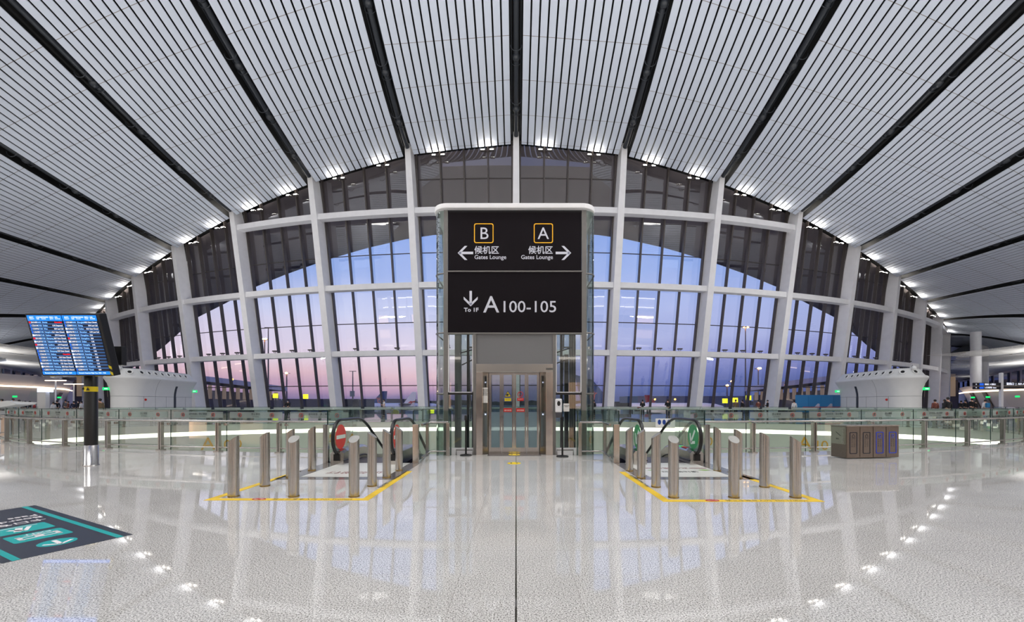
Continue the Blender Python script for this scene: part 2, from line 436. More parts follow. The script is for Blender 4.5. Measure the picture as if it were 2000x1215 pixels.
# outer roof: soffit that runs on past the glass and droops at the sides
ED = [(0,335),(160,327),(214,319),(293,301),(374,277),(452,249),(520,221),(551,202),(630,162),(660,134),(690,107),(760,60),(900,10)]
def edge(x):
    d = 60+x*x/260; off = FPX*abs(x)/d
    for (o1,y1),(o2,y2) in zip(ED[:-1], ED[1:]):
        if off <= o2: dy = y1+(y2-y1)*(off-o1)/(o2-o1); break
    else: dy = 10
    return d, EYE+dy*d/FPX
M_soff = mat('outer_soffit', (140,128,126), .6)
sb = MB(); vs = []; fs = []; xs = [i*2.0 for i in range(-46, 47)]; n = 6
for x in xs:
    k = k_of_x(x)*(1 if x >= 0 else -1); q = fp(k, itp(ZTOP, k), -2.0); d1, z1 = edge(x)
    # straight run from the glass head to the outer edge
    for i in range(n+1):
        f = i/n; vs.append((x, q.y+(max(d1, q.y+3)-q.y)*f, (q.z+.9)*(1-f)+z1*f))
    vs.append((x, max(d1, q.y+3), z1+1.6)); vs.append((x, q.y-2, q.z+3.2))
m = n+3
for a in range(len(xs)-1):
    for i in range(m-1): fs.append((a*m+i, a*m+i+1, (a+1)*m+i+1, (a+1)*m+i))
sb.add(vs, fs, True); struct(sb.build('ceiling_outer', M_soff))

# ------------------------------------------------------------------ floor with the oval well
EA, EB, EC = 24.7, 10.5, 22.5
def ell(a, k=1.0): return Vector((EA*k*cos(a), EC+EB*k*sin(a), 0))
NOTCH = [(-4.72, -2.52), (2.55, 4.75)]; ND = 10.3
xs = sorted(set([round(-EA+EA*2*i/114, 4) for i in range(115)] + [v for n_ in NOTCH for v in (n_[0], n_[0]+1e-3, n_[1]-1e-3, n_[1])]))
def front(x):
    for a, b in NOTCH:
        if a+5e-4 <= x <= b-5e-4: return ND
    return EC-EB*math.sqrt(max(0, 1-(x/EA)**2))
def back(x): return EC+EB*math.sqrt(max(0, 1-(x/EA)**2))
def fmax(x):
    k = min(range(0, 281), key=lambda i: abs(base(i*.05)[0].x-abs(x)))*.05; return base(k)[0].y+2.2
fb = MB()
for a, b in zip(xs[:-1], xs[1:]):
    fb.quad((a,-14,0),(b,-14,0),(b,front(b-1e-6 if b in (NOTCH[0][1],NOTCH[1][1]) else b),0),(a,front(a),0))
    fb.quad((a,back(a),0),(b,back(b),0),(b,fmax(b),0),(a,fmax(a),0))
for sg in (-1, 1):
    X = [EA]+[EA+4*i for i in range(1, 25)]
    for a, b in zip(X[:-1], X[1:]):
        q = [(sg*a,-14,0),(sg*b,-14,0),(sg*b,fmax(b),0),(sg*a,fmax(a),0)]
        fb.quad(*(q if sg > 0 else q[::-1]))
M_floor = bpy.data.materials.new('polished_granite'); M_floor.use_nodes = True
t = M_floor.node_tree; bs = t.nodes['Principled BSDF']; n = t.nodes.new; l = t.links.new
c = n('ShaderNodeTexCoord')
def nzt(s, d=2, r=.6):
    z = n('ShaderNodeTexNoise'); z.inputs['Scale'].default_value = s; z.inputs['Detail'].default_value = d; z.inputs['Roughness'].default_value = r; l(c.outputs['Object'], z.inputs[0]); return z
z1 = nzt(88, 3, .75); z2 = nzt(1.1, 2); z3 = nzt(160, 1)
r1 = n('ShaderNodeValToRGB'); l(z1.outputs[0], r1.inputs[0]); e = r1.color_ramp.elements
e[0].position = .40; e[0].color = lin((98,94,90)); e[1].position = .60; e[1].color = lin((240,237,233))
k1 = e.new(.46); k1.color = lin((186,183,179))
m3 = n('ShaderNodeMapRange'); l(z2.outputs[0], m3.inputs[0]); m3.inputs[1].default_value = .3; m3.inputs[2].default_value = .7; m3.inputs[3].default_value = .94; m3.inputs[4].default_value = 1.04
sx = n('ShaderNodeSeparateXYZ'); l(c.outputs['Object'], sx.inputs[0])
def line_mask(out_, pitch, phase, w):
    a = n('ShaderNodeMath'); a.operation = 'MULTIPLY_ADD'; l(out_, a.inputs[0]); a.inputs[1].default_value = 1/pitch; a.inputs[2].default_value = phase
    f = n('ShaderNodeMath'); f.operation = 'FRACT'; l(a.outputs[0], f.inputs[0])
    s_ = n('ShaderNodeMath'); s_.operation = 'LESS_THAN'; l(f.outputs[0], s_.inputs[0]); s_.inputs[1].default_value = w/pitch; return s_
la = line_mask(sx.outputs[0], .98, .5, .004); lb = line_mask(sx.outputs[1], .985, -.27, .004)
lc = line_mask(sx.outputs[0], 15.68, .0005, .014)
s1 = n('ShaderNodeMath'); s1.operation = 'MAXIMUM'; l(la.outputs[0], s1.inputs[0]); l(lb.outputs[0], s1.inputs[1])
s2 = n('ShaderNodeMath'); s2.operation = 'MULTIPLY'; l(s1.outputs[0], s2.inputs[0]); s2.inputs[1].default_value = .4
mA = n('ShaderNodeVectorMath'); mA.operation = 'SCALE'; l(r1.outputs[0], mA.inputs[0]); l(m3.outputs[0], mA.inputs['Scale'])
mB = n('ShaderNodeMixRGB'); l(s2.outputs[0], mB.inputs[0]); l(mA.outputs[0], mB.inputs[1]); mB.inputs[2].default_value = lin((110,98,88))
mC = n('ShaderNodeMixRGB'); l(lc.outputs[0], mC.inputs[0]); l(mB.outputs[0], mC.inputs[1]); mC.inputs[2].default_value = lin((62,60,54))
l(mC.outputs[0], bs.inputs['Base Color']); bs.inputs['Roughness'].default_value = .03; bs.inputs['IOR'].default_value = 1.75
bs.inputs['Specular IOR Level'].default_value = .6
struct(fb.build('floor', M_floor))
# walls of the well, light strip and lower floor
def ringwall(z0, z1, k, a0=0, a1=2*PI, n=120, cap=False):
    b = MB(); vs = []; fs = []
    for i in range(n+1):
        a = a0+(a1-a0)*i/n; p = ell(a, k); vs += [(p.x, p.y, z0), (p.x, p.y, z1)]
    for i in range(n): fs.append((2*i, 2*i+1, 2*i+3, 2*i+2))
    return b.add(vs, fs, True)
M_fasc = M_cream
struct(ringwall(-3.1, -.74, 1.0, -.15, PI+.15).build('wall_well_lower', M_fasc))
struct(ringwall(-.46, 0, 1.0, -.15, PI+.15).build('wall_well_upper', M_fasc))
struct(ringwall(-3.1, 0.0, 1.0, PI+.15, 2*PI-.15).build('wall_well_near', M_fasc))
ls = tag(ringwall(-.74, -.46, 1.006, -.15, PI+.15).build('light_strip', M_strip), 'long white light strip running around the far wall of the oval well', 'light strip')
lf = MB().box(-60, 60, 5, 62, -6.2, -6.0); struct(lf.build('floor_lower', vary(mat('lower_floor', (206,206,200), .25), 2, .05)))
struct(ringwall(-6.0, -3.1, 1.12, -.3, PI+.3).build('wall_lower_storey', mat('lower_wall', (150,158,150), .5)))
ss = MB(); 
for i in range(120):
    a = 2*PI*i/120; b2 = 2*PI*(i+1)/120
    ss.quad((*ell(a).xy, -3.1), (*ell(a,1.12).xy, -3.1), (*ell(b2,1.12).xy, -3.1), (*ell(b2).xy, -3.1))
struct(ss.build('ceiling_lower', M_cream))
for sg in (-1, 1):
    ld = bpy.data.lights.new('well_fill_light', 'AREA'); ld.shape = 'RECTANGLE'; ld.size = 16; ld.size_y = 6; ld.energy = 420; ld.color = (1,.97,.9)  # added fill light hanging free in the well, without a fitting
    lo = bpy.data.objects.new('well_fill_light', ld); COL.objects.link(lo); lo.location = (sg*15, 21, -3.2)
# ------------------------------------------------------------------ glass balustrades around the well
M_ringred = mat('sign_ring_red', (176,50,40), .5); M_dktext = mat('dark_print', (44,48,46), .6)
def balustrade(name, label, A, far=False, sgn=1):
    """posts at the parameter angles A of the oval"""
    r = thing(name, label, 'balustrade', (0,0,0), 0)
    kin = .993
    hr = .93 if not far else .97; gt = 1.27 if not far else 1.18
    # parts of the run
    fine = []
    for a, b in zip(A[:-1], A[1:]): fine += [a+(b-a)*i/4 for i in range(4)]
    fine.append(A[-1])
    inn = 1.006 if not far else 1.004
    part('handrail', MB().tube([ell(a, inn)+Vector((0,0,hr)) for a in fine], .032 if not far else .042, 8), M_steel, r)
    part('lower_rail', MB().tube([ell(a, inn)+Vector((0,0,.13)) for a in fine], .022, 6), M_steel, r)
    for a in A:
        p = ell(a, inn+.004); nn = Vector((cos(a)/EA, sin(a)/EB, 0)).normalized(); tt = Vector((-nn.y, nn.x, 0))
        b = MB()
        for s in (-1, 1): b.obox(p+tt*s*.036+Vector((0,0,hr/2-.02)), tt, nn, UP, .022 if not far else .02, .05, hr/2-.02)
        b.obox(p+Vector((0,0,.02)), tt, nn, UP, .09, .09, .02)
        part('post', b, M_steel, r)
        part('glass_clamp', MB().obox(ell(a, inn-.004)+tt*.13+Vector((0,0,hr-.1)), tt, nn, UP, .05, .03, .035), M_steel, r)
    for i, (a, b) in enumerate(zip(A[:-1], A[1:])):
        g = MB(); n = 3
        for j in range(n):
            c0 = a+(b-a)*(j/n*.985+.0075); c1 = a+(b-a)*((j+1)/n*.985+.0075)
            p, q = ell(c0, kin), ell(c1, kin)
            g.quad(p+UP*.0, q+UP*.0, q+UP*gt, p+UP*gt)
        gp = part('glass_panel', g, M_glassr, r)
        e = MB(); n1 = (ell(a,kin)-ell(b,kin)).normalized()
        e.obox(ell(a+(b-a)*.004, kin)+UP*gt/2, n1, (-n1.y,n1.x,0), UP, .007, .009, gt/2)
        e.tube([ell(a+(b-a)*(.0075+.985*j/3), kin)+UP*gt for j in range(4)], .006, 4)
        part('glass_edge', e, M_edge, gp)
        # printed warning band
        p0, q0 = ell(a, kin-.0012), ell(b, kin-.0012); 
        if not far: p0, q0 = ell(a, kin+.0012), ell(b, kin+.0012)
        dr = (q0-p0).normalized(); ln = (q0-p0).length
        if dr.x < 0: p0, q0 = q0, p0; dr = -dr
        z0, z1 = (1.02, 1.21) if not far else (1.0, 1.14)
        bd = MB().quad(p0+dr*ln*.06+UP*z0, q0-dr*ln*.06+UP*z0, q0-dr*ln*.06+UP*z1, p0+dr*ln*.06+UP*z1)
        if i % 2 or far or True:
            bo = part('printed_band', bd, M_glassfr, gp)
        if not far and abs(p0.x) < 22:
            md = (p0+q0)/2; nrm = Vector((dr.y, -dr.x, 0))*.006
            for s in (-1, 1):
                c = md+dr*s*ln*.27+UP*(z0+.095)+nrm
                ring = MB().tube([c+dr*.06*cos(t_)+UP*.06*sin(t_) for t_ in [2*PI*w/16 for w in range(16)]], .007, 4, closed=True)
                ring.tube([c+dr*.04-UP*.04, c-dr*.04+UP*.04], .006, 4)
                ring.cm = 1; ring.tube([c+dr*.01-UP*.035, c+dr*.0+UP*.01, c-dr*.018-UP*.03], .007, 4).sphere(c+UP*.03+dr*.008, .012, 6)
                part('warning_symbol', ring, [M_ringred, M_dktext], gp)
            tx = '禁止攀爬' if i % 2 else '请勿倚靠，禁止攀爬'
            text('warning_lettering', tx, .075, M_dktext, md+UP*(z0+.095)+nrm, dr, UP, gp, 'CENTER', .001)
            text('warning_lettering', 'No Climbing' if i % 2 else 'Please Do Not Lean. No Climbing', .04, M_dktext, md+UP*(z0+.035)+nrm, dr, UP, gp, 'CENTER', .001)
    return r
def ang_from_x(x, frontside=True):
    a = math.acos(max(-1, min(1, x/EA))); return -a if frontside else a
XF = [4.85, 6.95, 8.95, 11.0, 13.15, 15.2, 17.3, 19.2, 20.9, 22.4, 23.5, 24.2, 24.5]
A_r = [ang_from_x(x) for x in XF]; A_l = [-PI-a for a in A_r]
A_l = [-(PI+a) for a in A_r]
balustrade('glass_balustrade', 'curved glass balustrade with steel posts left of the red-marked escalator', A_l)
balustrade('glass_balustrade', 'curved glass balustrade with steel posts right of the green-marked escalator, behind the bins', A_r)
nf = 36; a0 = -.22; a1 = PI+.22
balustrade('glass_balustrade', 'glass balustrade along the far edge of the oval well, below the windows', [a0+(a1-a0)*i/nf for i in range(nf+1)], True)
# short railings between escalators and lift
for sg, lb in ((-1, 'left'), (1, 'right')):
    r = thing('side_railing', 'short L-shaped steel and glass railing between the %s escalator and the lift' % lb, 'railing', (0,0,0))
    x0 = 2.50; xl = 1.90 if sg < 0 else 1.78; hr = .94
    pts = [(sg*2.34, 10.35), (sg*2.42, 11.66), (sg*xl, 11.66)]
    for z, rr, nm in ((hr, .032, 'handrail'), (.13, .022, 'lower_rail')):
        part(nm, MB().tube([Vector((*p, z)) for p in pts], rr, 8), M_steel, r)
    part('post', MB().box(sg*2.48-.075, sg*2.48+.075, 10.24, 10.34, 0, .96), M_steel, r, .01)
    part('post', MB().box(sg*2.5-.04, sg*2.5+.04, 11.66, 11.76, 0, .92), M_steel, r, .01)
    part('post', MB().box(sg*(xl+.01)-.05, sg*(xl+.01)+.05, 11.6, 11.7, 0, .93), M_steel, r, .01)
    g = part('glass_panel', MB().quad((sg*2.54,10.3,0),(sg*2.54,12.2,0),(sg*2.54,12.2,1.3),(sg*2.54,10.3,1.3)), M_glassr, r)
    part('glass_edge', MB().box(sg*2.54-.01, sg*2.54+.01, 10.27, 10.3, .94, 1.3).box(sg*2.54-.006, sg*2.54+.006, 10.3, 12.2, 1.29, 1.3), M_edge, g)
    g = part('glass_panel', MB().quad((sg*2.54,11.78,0),(sg*(xl-.05),11.78,0),(sg*(xl-.05),11.78,1.27),(sg*2.54,11.78,1.27)), M_glassr, r)
    part('glass_edge', MB().box(sg*(xl-.05)-.012, sg*(xl-.05)+.012, 11.77, 11.79, .0, 1.27), M_edge, g)
    # outer newel glass of the escalator side
    r2 = thing('side_screen', 'upright glass screen with a steel post on the outer side of the %s escalator' % lb, 'glass screen', (0,0,0))
    part('post', MB().box(sg*4.7-.05, sg*4.7+.03, 10.22, 10.32, 0, .95).box(sg*4.7+.04, sg*4.7+.07, 10.22, 10.32, 0, .95), M_steel, r2)
    g = part('glass_panel', MB().quad((sg*4.66,10.3,0),(sg*4.66,12.2,0),(sg*4.66,12.2,1.3),(sg*4.66,10.3,1.3)), M_glassr, r2)
    part('glass_edge', MB().box(sg*4.66-.01, sg*4.66+.01, 10.27, 10.3, .9, 1.3).box(sg*4.66-.006, sg*4.66+.006, 10.3, 12.2, 1.29, 1.3), M_edge, g)
    part('handrail', MB().tube([(sg*4.78, 11.9, .93), (sg*4.74, 10.3, .93)], .03, 8), M_steel, r2)

# ------------------------------------------------------------------ escalators
def escalator(sg, xi, xo, label, sticker):
    r = thing('escalator', label, 'escalator', (0,0,0))
    S30 = math.tan(math.radians(30))
    yk = 11.65; L = 9.6
    def zline(y, z0):   # landing level, then 30 degrees down with a rounded knee
        e = y-yk
        if e <= -.5: return z0
        if e <= .5: return z0-S30*(e+.5)**2/2
        return z0-S30*e
    ys = [10.25, 10.7, 11.15]+[11.15+.1*i for i in range(1, 11)]+[12.6, 13.5, 16, 19, 21.5]
    for X in (xi, xo):
        x = sg*X
        loop = []
        c = Vector((0, 10.17, .645)); rr = .425
        for i in range(13):
            a = math.radians(250-(250-90)*i/12); loop.append((x, c.y+rr*cos(a)*1.0, c.z+rr*sin(a)))
        loop = [(x, 10.35, .22)]+loop+[(x, y, zline(y, 1.07)) for y in ys]
        part('handrail', MB().tube(loop, [(.036, .044)]*len(loop), 10), M_rub, r)
        gl_ = MB(); top = loop[1:]
        vs = []
        for p in top: vs.append((x, p[1]+(.03 if p[1] < 10.2 else 0), p[2]-.03))
        for p in top: vs.append((x, max(p[1], 10.05), zline(max(p[1],10.05), .3)))
        m = len(top)
        gl_.add(vs, [(i, i+1, m+i+1, m+i) for i in range(m-1)])
        part('glass_balustrade_panel', gl_, M_glassr, r)
        # skirting deck
        inn = -1 if X == xo else 1
        w0, w1 = x-.16, x+.16
        d = MB(); yy = [9.98, 10.2]+ys[1:]; prev = None
        for y in yy:
            zt = zline(y, .37 if y > 10.1 else .33); zb = min(0, zline(y, 0))-.0
            if y > 11.6: zb = zline(y, -.45)
            ring = [(w0, y, zb), (w1, y, zb), (w1-.03*0, y, zt-.06), (w1-.05, y, zt), (w0+.05, y, zt), (w0, y, zt-.06)]
            if prev: d.hexa(prev, ring)
            prev = ring
        dk = part('skirt', d, M_steel, r)
        part('handrail_entry', MB().box(x-.075, x+.075, 9.955, 9.99, .1, .26), M_blackm, dk)
        part('skirt_brush', MB().tube([(x-sg*inn*-1*0+ (0.165 if inn*sg > 0 else -.165), y, zline(y, .1)) for y in yy], .018, 5), M_rub, dk)
    xl, xr = sorted((sg*xi, sg*xo))
    # landing plate and steps
    sb = MB(); y = 11.25; z = 0; k = 0
    sb.box(xl+.18, xr-.18, 10.25, 11.25, -.06, .012)
    sr = part('landing_comb_plate', sb, M_mull, r)
    for i in range(22):
        y0 = 11.25+.4*i; zt = zline(y0+.2, 0)-.01
        part('step', MB().box(xl+.18, xr-.18, y0, y0+.41, zt-.28, zt), M_pipe, r)
    tr = MB(); prev = None
    for y in [10.4, 11.2, 12.4, 21.5]:
        zb = zline(y, -1.1); ring = [(xl-.2, y, zb), (xr+.2, y, zb), (xr+.2, y, zb+.6), (xl-.2, y, zb+.6)]
        if prev: tr.hexa(prev, ring)
        prev = ring
    part('truss', tr, M_steel, r)
    # round sign stickers on the newel glass
    for X in (xi, xo):
        x = sg*X; face = -sg if X == xo else -sg
        xs_ = x-sg*.012
        c = Vector((xs_, 10.17, .66)); nn = 28
        disc = [c+Vector((0, .3*cos(2*PI*i/nn), .3*sin(2*PI*i/nn))) for i in range(nn)]
        b = MB().hexa(disc, [p-Vector((sg*.004,0,0)) for p in disc])
        if sticker == 'red':
            s = part('no_entry_sticker', b, M_red, r)
            q = c-Vector((sg*.006,0,0))
            part('white_bar', MB().box(q.x-.002, q.x+.002, q.y-.26, q.y+.26, q.z-.045, q.z+.045), mat('sticker_white', (206,224,214), .5), s)
        else:
            s = part('arrow_sticker', b, M_green, r)
            q = c-Vector((sg*.006,0,0)); a = MB()
            # arrow pointing down and along the direction of travel
            D = Vector((0, .707*(1), -.707)); Pp = Vector((0, .707, .707)); 
            D = Vector((0, .6, -.8)); Pp = Vector((0, .8, .6))
            def bar(p, d, w, ln):
                e = Vector((1,0,0)).cross(d)*w; f_ = Vector((.003*sg,0,0))
                a.hexa([p-e-f_, p+e-f_, p+e+d*ln-f_, p-e+d*ln-f_], [p-e+f_, p+e+f_, p+e+d*ln+f_, p-e+d*ln+f_])
            tip = q+D*.2
            bar(q-D*.2, D, .035, .38); bar(tip, (-D+Pp).normalized(), .035, .24); bar(tip, (-D-Pp).normalized(), .035, .24)
            part('white_arrow', a, mat('sticker_white', (206,224,214), .5), s)
    return r
e1 = escalator(-1, 2.93, 4.3, 'escalator with red no-entry discs on its glass, left of the lift', 'red')
e2 = escalator(1, 2.98, 4.34, 'escalator with green arrow discs on its glass, right of the lift', 'green')
c = Vector((3.9, 10.6, .385))
part('control_button', MB().box(4.2, 4.3, 10.35, 10.65, .372, .378), M_red, e2); part('control_button', MB().box(4.2, 4.3, 10.68, 10.74, .372, .38), M_exit, e2)

# granite frames and printed landing mats
M_dkgran = vary(mat('dark_granite', (104,100,98), .12, 0, ior=1.6), 60, .25)
M_mat = vary(mat('landing_mat_white', (214,214,208), .3), 6, .03)
for sg, lb in ((-1, 'left'), (1, 'right')):
    b = MB(); x0, x1 = (2.36, 4.72) if sg < 0 else (2.42, 4.75)
    xa, xb = sorted((sg*x0, sg*x1))
    i0, i1 = sorted((sg*(x0+.26), sg*(x1-.4)))
    b.box(xa, xb, 8.08, 8.34, -.002, .004).box(xa, i0, 8.34, 10.28, -.002, .004).box(i1, xb, 8.34, 10.28, -.002, .004)
    struct(b.build('trim_%d' % (1 if sg < 0 else 2), M_dkgran))
    m_ = thing('landing_mat', 'white printed floor panel in front of the %s escalator' % ('red-marked left' if sg < 0 else 'green-marked right'), 'floor panel', ((i0+i1)/2, 9.2, 0))
    hw = (i1-i0)/2
    part('panel', MB().box(-hw, hw, -.86, 1.05, 0, .008), M_mat, m_)
    M_brn = mat('brown_print', (120,52,44), .4)
    if sg < 0:
        text('floor_lettering', '请勿逆行', .3, M_brn, (.05, -.25, .009), (-1,0,0), (0,-1,0), m_, 'CENTER', .002)
    else:
        part('printed_bar', MB().box(-.75, -.45, .2, .26, .008, .011).box(.42, .8, .2, .26, .008, .011), M_brn, m_)
        text('floor_lettering', '文明乘梯', .2, M_brn, (0, .3, .009), (-1,0,0), (0,-1,0), m_, 'CENTER', .002)
        text('floor_lettering', '请站稳扶好', .16, M_dktext, (0, -.2, .009), (-1,0,0), (0,-1,0), m_, 'CENTER', .002)
        part('printed_leaf', MB().hexa([(-.62,-.05,.008),(-.5,-.12,.008),(-.36,-.05,.008),(-.5,.02,.008)], [(-.62,-.05,.011),(-.5,-.12,.011),(-.36,-.05,.011),(-.5,.02,.011)]).hexa([(.5,-.05,.008),(.62,-.12,.008),(.76,-.05,.008),(.62,.02,.008)], [(.5,-.05,.011),(.62,-.12,.011),(.76,-.05,.011),(.62,.02,.011)]), mat('leaf_green', (140,190,70), .4), m_)

# yellow tape frames
def tape(xa, xb, y0, y1, lb, sg):
    w = .125
    t_ = thing('floor_tape', 'yellow warning tape laid in a U on the floor around the %s bollards' % lb, 'floor tape', ((xa+xb)/2, y0, 0))
    cx = (xa+xb)/2; hw = (xb-xa)/2; z0, z1 = 0.0, .004
    part('tape_strip', MB().box(-hw, hw, 0, w, z0, z1), M_tape, t_)
    part('tape_strip', MB().box(-hw, -hw+w, w, y1-y0, z0, z1), M_tape, t_)
    part('tape_strip', MB().box(hw-w, hw, w, y1-y0, z0, z1), M_tape, t_)
    def sym(x, y):
        r_ = MB().hexa([(x+.1*cos(2*PI*i/14), y+.045*sin(2*PI*i/14), z1) for i in range(14)], [(x+.1*cos(2*PI*i/14), y+.045*sin(2*PI*i/14), z1+.001) for i in range(14)])
        o = part('symbol_disc', r_, mat('print_white', (230,226,220), .5), t_)
        part('symbol_ring', MB().tube([(x+.1*cos(2*PI*i/14), y+.045*sin(2*PI*i/14), z1+.001) for i in range(14)], .008, 4, closed=True).tube([(x-.07,y+.03,z1+.001),(x+.07,y-.03,z1+.001)], .007, 4), M_ringred, o)
    sym(-.45, .062)
    text('tape_lettering', '禁止手推车入内  No Trolleys', .1, M_dktext, (-.25, .03, z1), (1,0,0), (0,1,0), t_, 'LEFT', .001)
    xi_ = hw-w/2 if sg < 0 else -hw+w/2
    text('tape_lettering', '禁止手推车入内 No Trolleys', .1, M_dktext, (xi_-.035 if sg < 0 else xi_+.035, (y1-y0)*(.35 if sg < 0 else .85), z1), (0, 1 if sg < 0 else -1, 0), (-1 if sg < 0 else 1, 0, 0), t_, 'LEFT', .001)
    xo_ = -xi_
    text('tape_lettering', '禁止手推车入内 No Trolleys', .1, M_dktext, (xo_+.035, (y1-y0)*.9, z1), (0, -1, 0), (1, 0, 0), t_, 'LEFT', .001)
tape(-4.78, -2.26, 6.36, 9.05, 'left', -1)
tape(2.22, 4.66, 6.27, 8.97, 'right', 1)

# bollards
def bollard_parts(r, cut):
    """cut: plan direction in which the slanted top falls"""
    n = 24; R_ = .08; H = .98; vs = []; fs = []
    c = Vector(cut).normalized()
    for z in (0, .02, None):
        for j in range(n):
            p = Vector((R_*cos(2*PI*j/n), R_*sin(2*PI*j/n), 0))
            zz = z if z is not None else min(H-.012, H-.058-.72*p.dot(c.to_3d()))
            vs.append((p.x, p.y, zz))
    for i in (0, 1):
        for j in range(n): fs.append((i*n+j, i*n+(j+1)%n, (i+1)*n+(j+1)%n, (i+1)*n+j))
    b = MB().add(vs, fs, True); b.add(vs[:n], [tuple(reversed(range(n)))])
    part('tube', b, M_steelb, r)
    part('top_plate', MB().add(vs[2*n:], [tuple(range(n))]), vary(mat('bollard_cap', (150,149,146), .5, .3), 30, .05), r)
    part('base_ring', MB().lathe([(.083,0),(.083,.02),(.0805,.024)], (0,0,0), 24, False), vary(mat('worn_yellow_base', (150,124,70), .4, .8), 14, .3), r)
GR = 'slant-topped steel bollards'
def bol(x, y, cut, lab):
    r = thing('bollard', lab, 'bollard', (x, y, 0), 0, GR); bollard_parts(r, cut)
rows = [7.45, 8.29, 9.16]; nm = ['second', 'third', 'farthest']
for sg, lb, xo_, xm, xi_, y0, rr in ((-1, 'left', -4.5, -3.54, -2.58, 6.62, [7.45,8.29,9.16]), (1, 'right', 4.4, 3.43, 2.48, 6.55, [7.37,8.24,9.1])):
    bol(xo_, y0, (sg*.9, -.45 if sg > 0 else -.3), 'slant-topped steel bollard at the outer front corner of the %s group' % lb)
    bol(xm, y0, (0,-1), 'slant-topped steel bollard in the middle of the front row of the %s group' % lb)
    bol(xi_, y0, (0,-1), 'slant-topped steel bollard at the front corner of the %s group nearest the aisle' % lb)
    for y, q in zip(rr, nm):
        bol(xo_, y, (sg,0), '%s steel bollard in the outer side row of the %s group' % (q, lb))
        bol(xi_, y, (-sg,0), '%s steel bollard in the aisle-side row of the %s group' % (q, lb))

# ------------------------------------------------------------------ lift
LX = 1005.5; LD = 11.9; PM = FPX/LD
def sx_(x): return (x-CX)/PM
def sz_(y): return EYE+(HY-y)/PM
r = lift = thing('lift_shaft', 'glass lift shaft with large black gate signs in the middle of the hall', 'lift', (0, 0, 0))
xl, xr = sx_(867), sx_(1145); yb = 14.6; zt = sz_(411)
fr = MB()
for a, b in ((867, 875), (1136, 1145)): fr.box(sx_(a), sx_(b), LD-.02, LD+.14, -.1, zt)
for a in (xl, xr): fr.box(a-.05, a+.05, yb-.1, yb, -6, zt)
part('front_post', fr, M_frame, r)
# curved glass corners: quarter rounds from the front posts outwards
for sg, xc in ((-1, xl), (1, xr)):
    g = MB(); R1 = .27; n = 8; pts = [(xc+sg*R1*sin(a), LD+.32-.3*cos(a)) for a in [PI/2*i/n for i in range(n+1)]]+[(xc+sg*R1, yb)]
    for p, q in zip(pts[:-1], pts[1:]): g.quad((*p, -3), (*q, -3), (*q, zt), (*p, zt))
    for f in g.sm: pass
    g.sm = [True]*len(g.sm); part('curved_glass', g, M_glassl, r)
    hp = MB()
    for z in (sz_(534), sz_(650), sz_(769)): hp.tube([(p[0], p[1], z) for p in pts], .022, 6)
    hp.tube([(xc+sg*.255, LD+.34, -3), (xc+sg*.255, LD+.34, zt)], .018, 6)
    part('glass_joint', hp, M_frame, r)
    part('inner_post', MB().box(xc+sg*.1-.05, xc+sg*.1+.05, LD+.75, LD+.95, -3, zt), M_white, r)
    part('shaft_column', MB().box(xc-sg*.1-.1, xc-sg*.1+.1, yb-.6, yb-.35, -3, zt), M_greyp, r)
part('back_glass', MB().quad((xl,yb,-3),(xr,yb,-3),(xr,yb,zt),(xl,yb,zt)), M_glassl, r)
# top cap with rounded corners
def rrect(x0, x1, y0, y1, rad, n=8):
    p = []
    for cx_, cy_, a0 in ((x1-rad, y1-rad, 0), (x0+rad, y1-rad, PI/2), (x0+rad, y0+rad, PI), (x1-rad, y0+rad, 1.5*PI)):
        p += [(cx_+rad*cos(a0+PI/2*i/n), cy_+rad*sin(a0+PI/2*i/n)) for i in range(n+1)]
    return p
rp = rrect(sx_(846), sx_(1164), LD-.16, yb+.2, .42)
part('roof_cap', MB().hexa([(x,y,zt+.0) for x,y in rp], [(x,y,zt+.14) for x,y in rp]), M_white, r, .02)
# signs
ys = LD-.02
s1 = part('sign_panel', MB().box(sx_(876), sx_(1135), ys, ys+.08, sz_(528), sz_(415)), M_sign, r, label='black sign panel with the letters B and A in yellow frames')
s2 = part('sign_panel', MB().box(sx_(875), sx_(1136), ys, ys+.08, sz_(650), sz_(532)), M_sign, r, label='black sign panel reading A100-105')
part('sign_divider', MB().box(sx_(875), sx_(1137), ys-.03, ys+.05, sz_(532), sz_(529.5)).box(sx_(875), sx_(1137), ys-.03, ys+.1, sz_(653), sz_(650)), M_frame, r)
part('sign_header', MB().box(sx_(875), sx_(1137), ys+.01, ys+.1, sz_(415), sz_(409)), M_blackm, r)
yf = ys-.002
def arrow(par, cx_, cy_, dx, dy, h=.24, w=.035):
    """wayfinding arrow: shaft and two long barbs cut square"""
    D = Vector((dx, 0, dy)); Q = Vector((-dy, 0, dx)); c = Vector((sx_(cx_), yf, sz_(cy_))); b = MB(); Y = Vector((0,-.004,0))
    tip = c+D*h*.85
    def qd(pts): b.hexa([p for p in pts], [p+Y for p in pts])
    qd([c-D*h+Q*w, c-D*h-Q*w, tip-D*w*1.2-Q*w, tip-D*w*1.2+Q*w])
    for s in (1, -1):
        e = (-D+Q*s).normalized(); t0 = tip; wv = D*w*2.0
        pts = [t0, t0+e*h*1.18, t0+e*h*1.18-wv*1.1, t0-wv*1.25]
        if s < 0: pts = pts[::-1]
        qd(pts)
    part('arrow', b, M_letter, par)
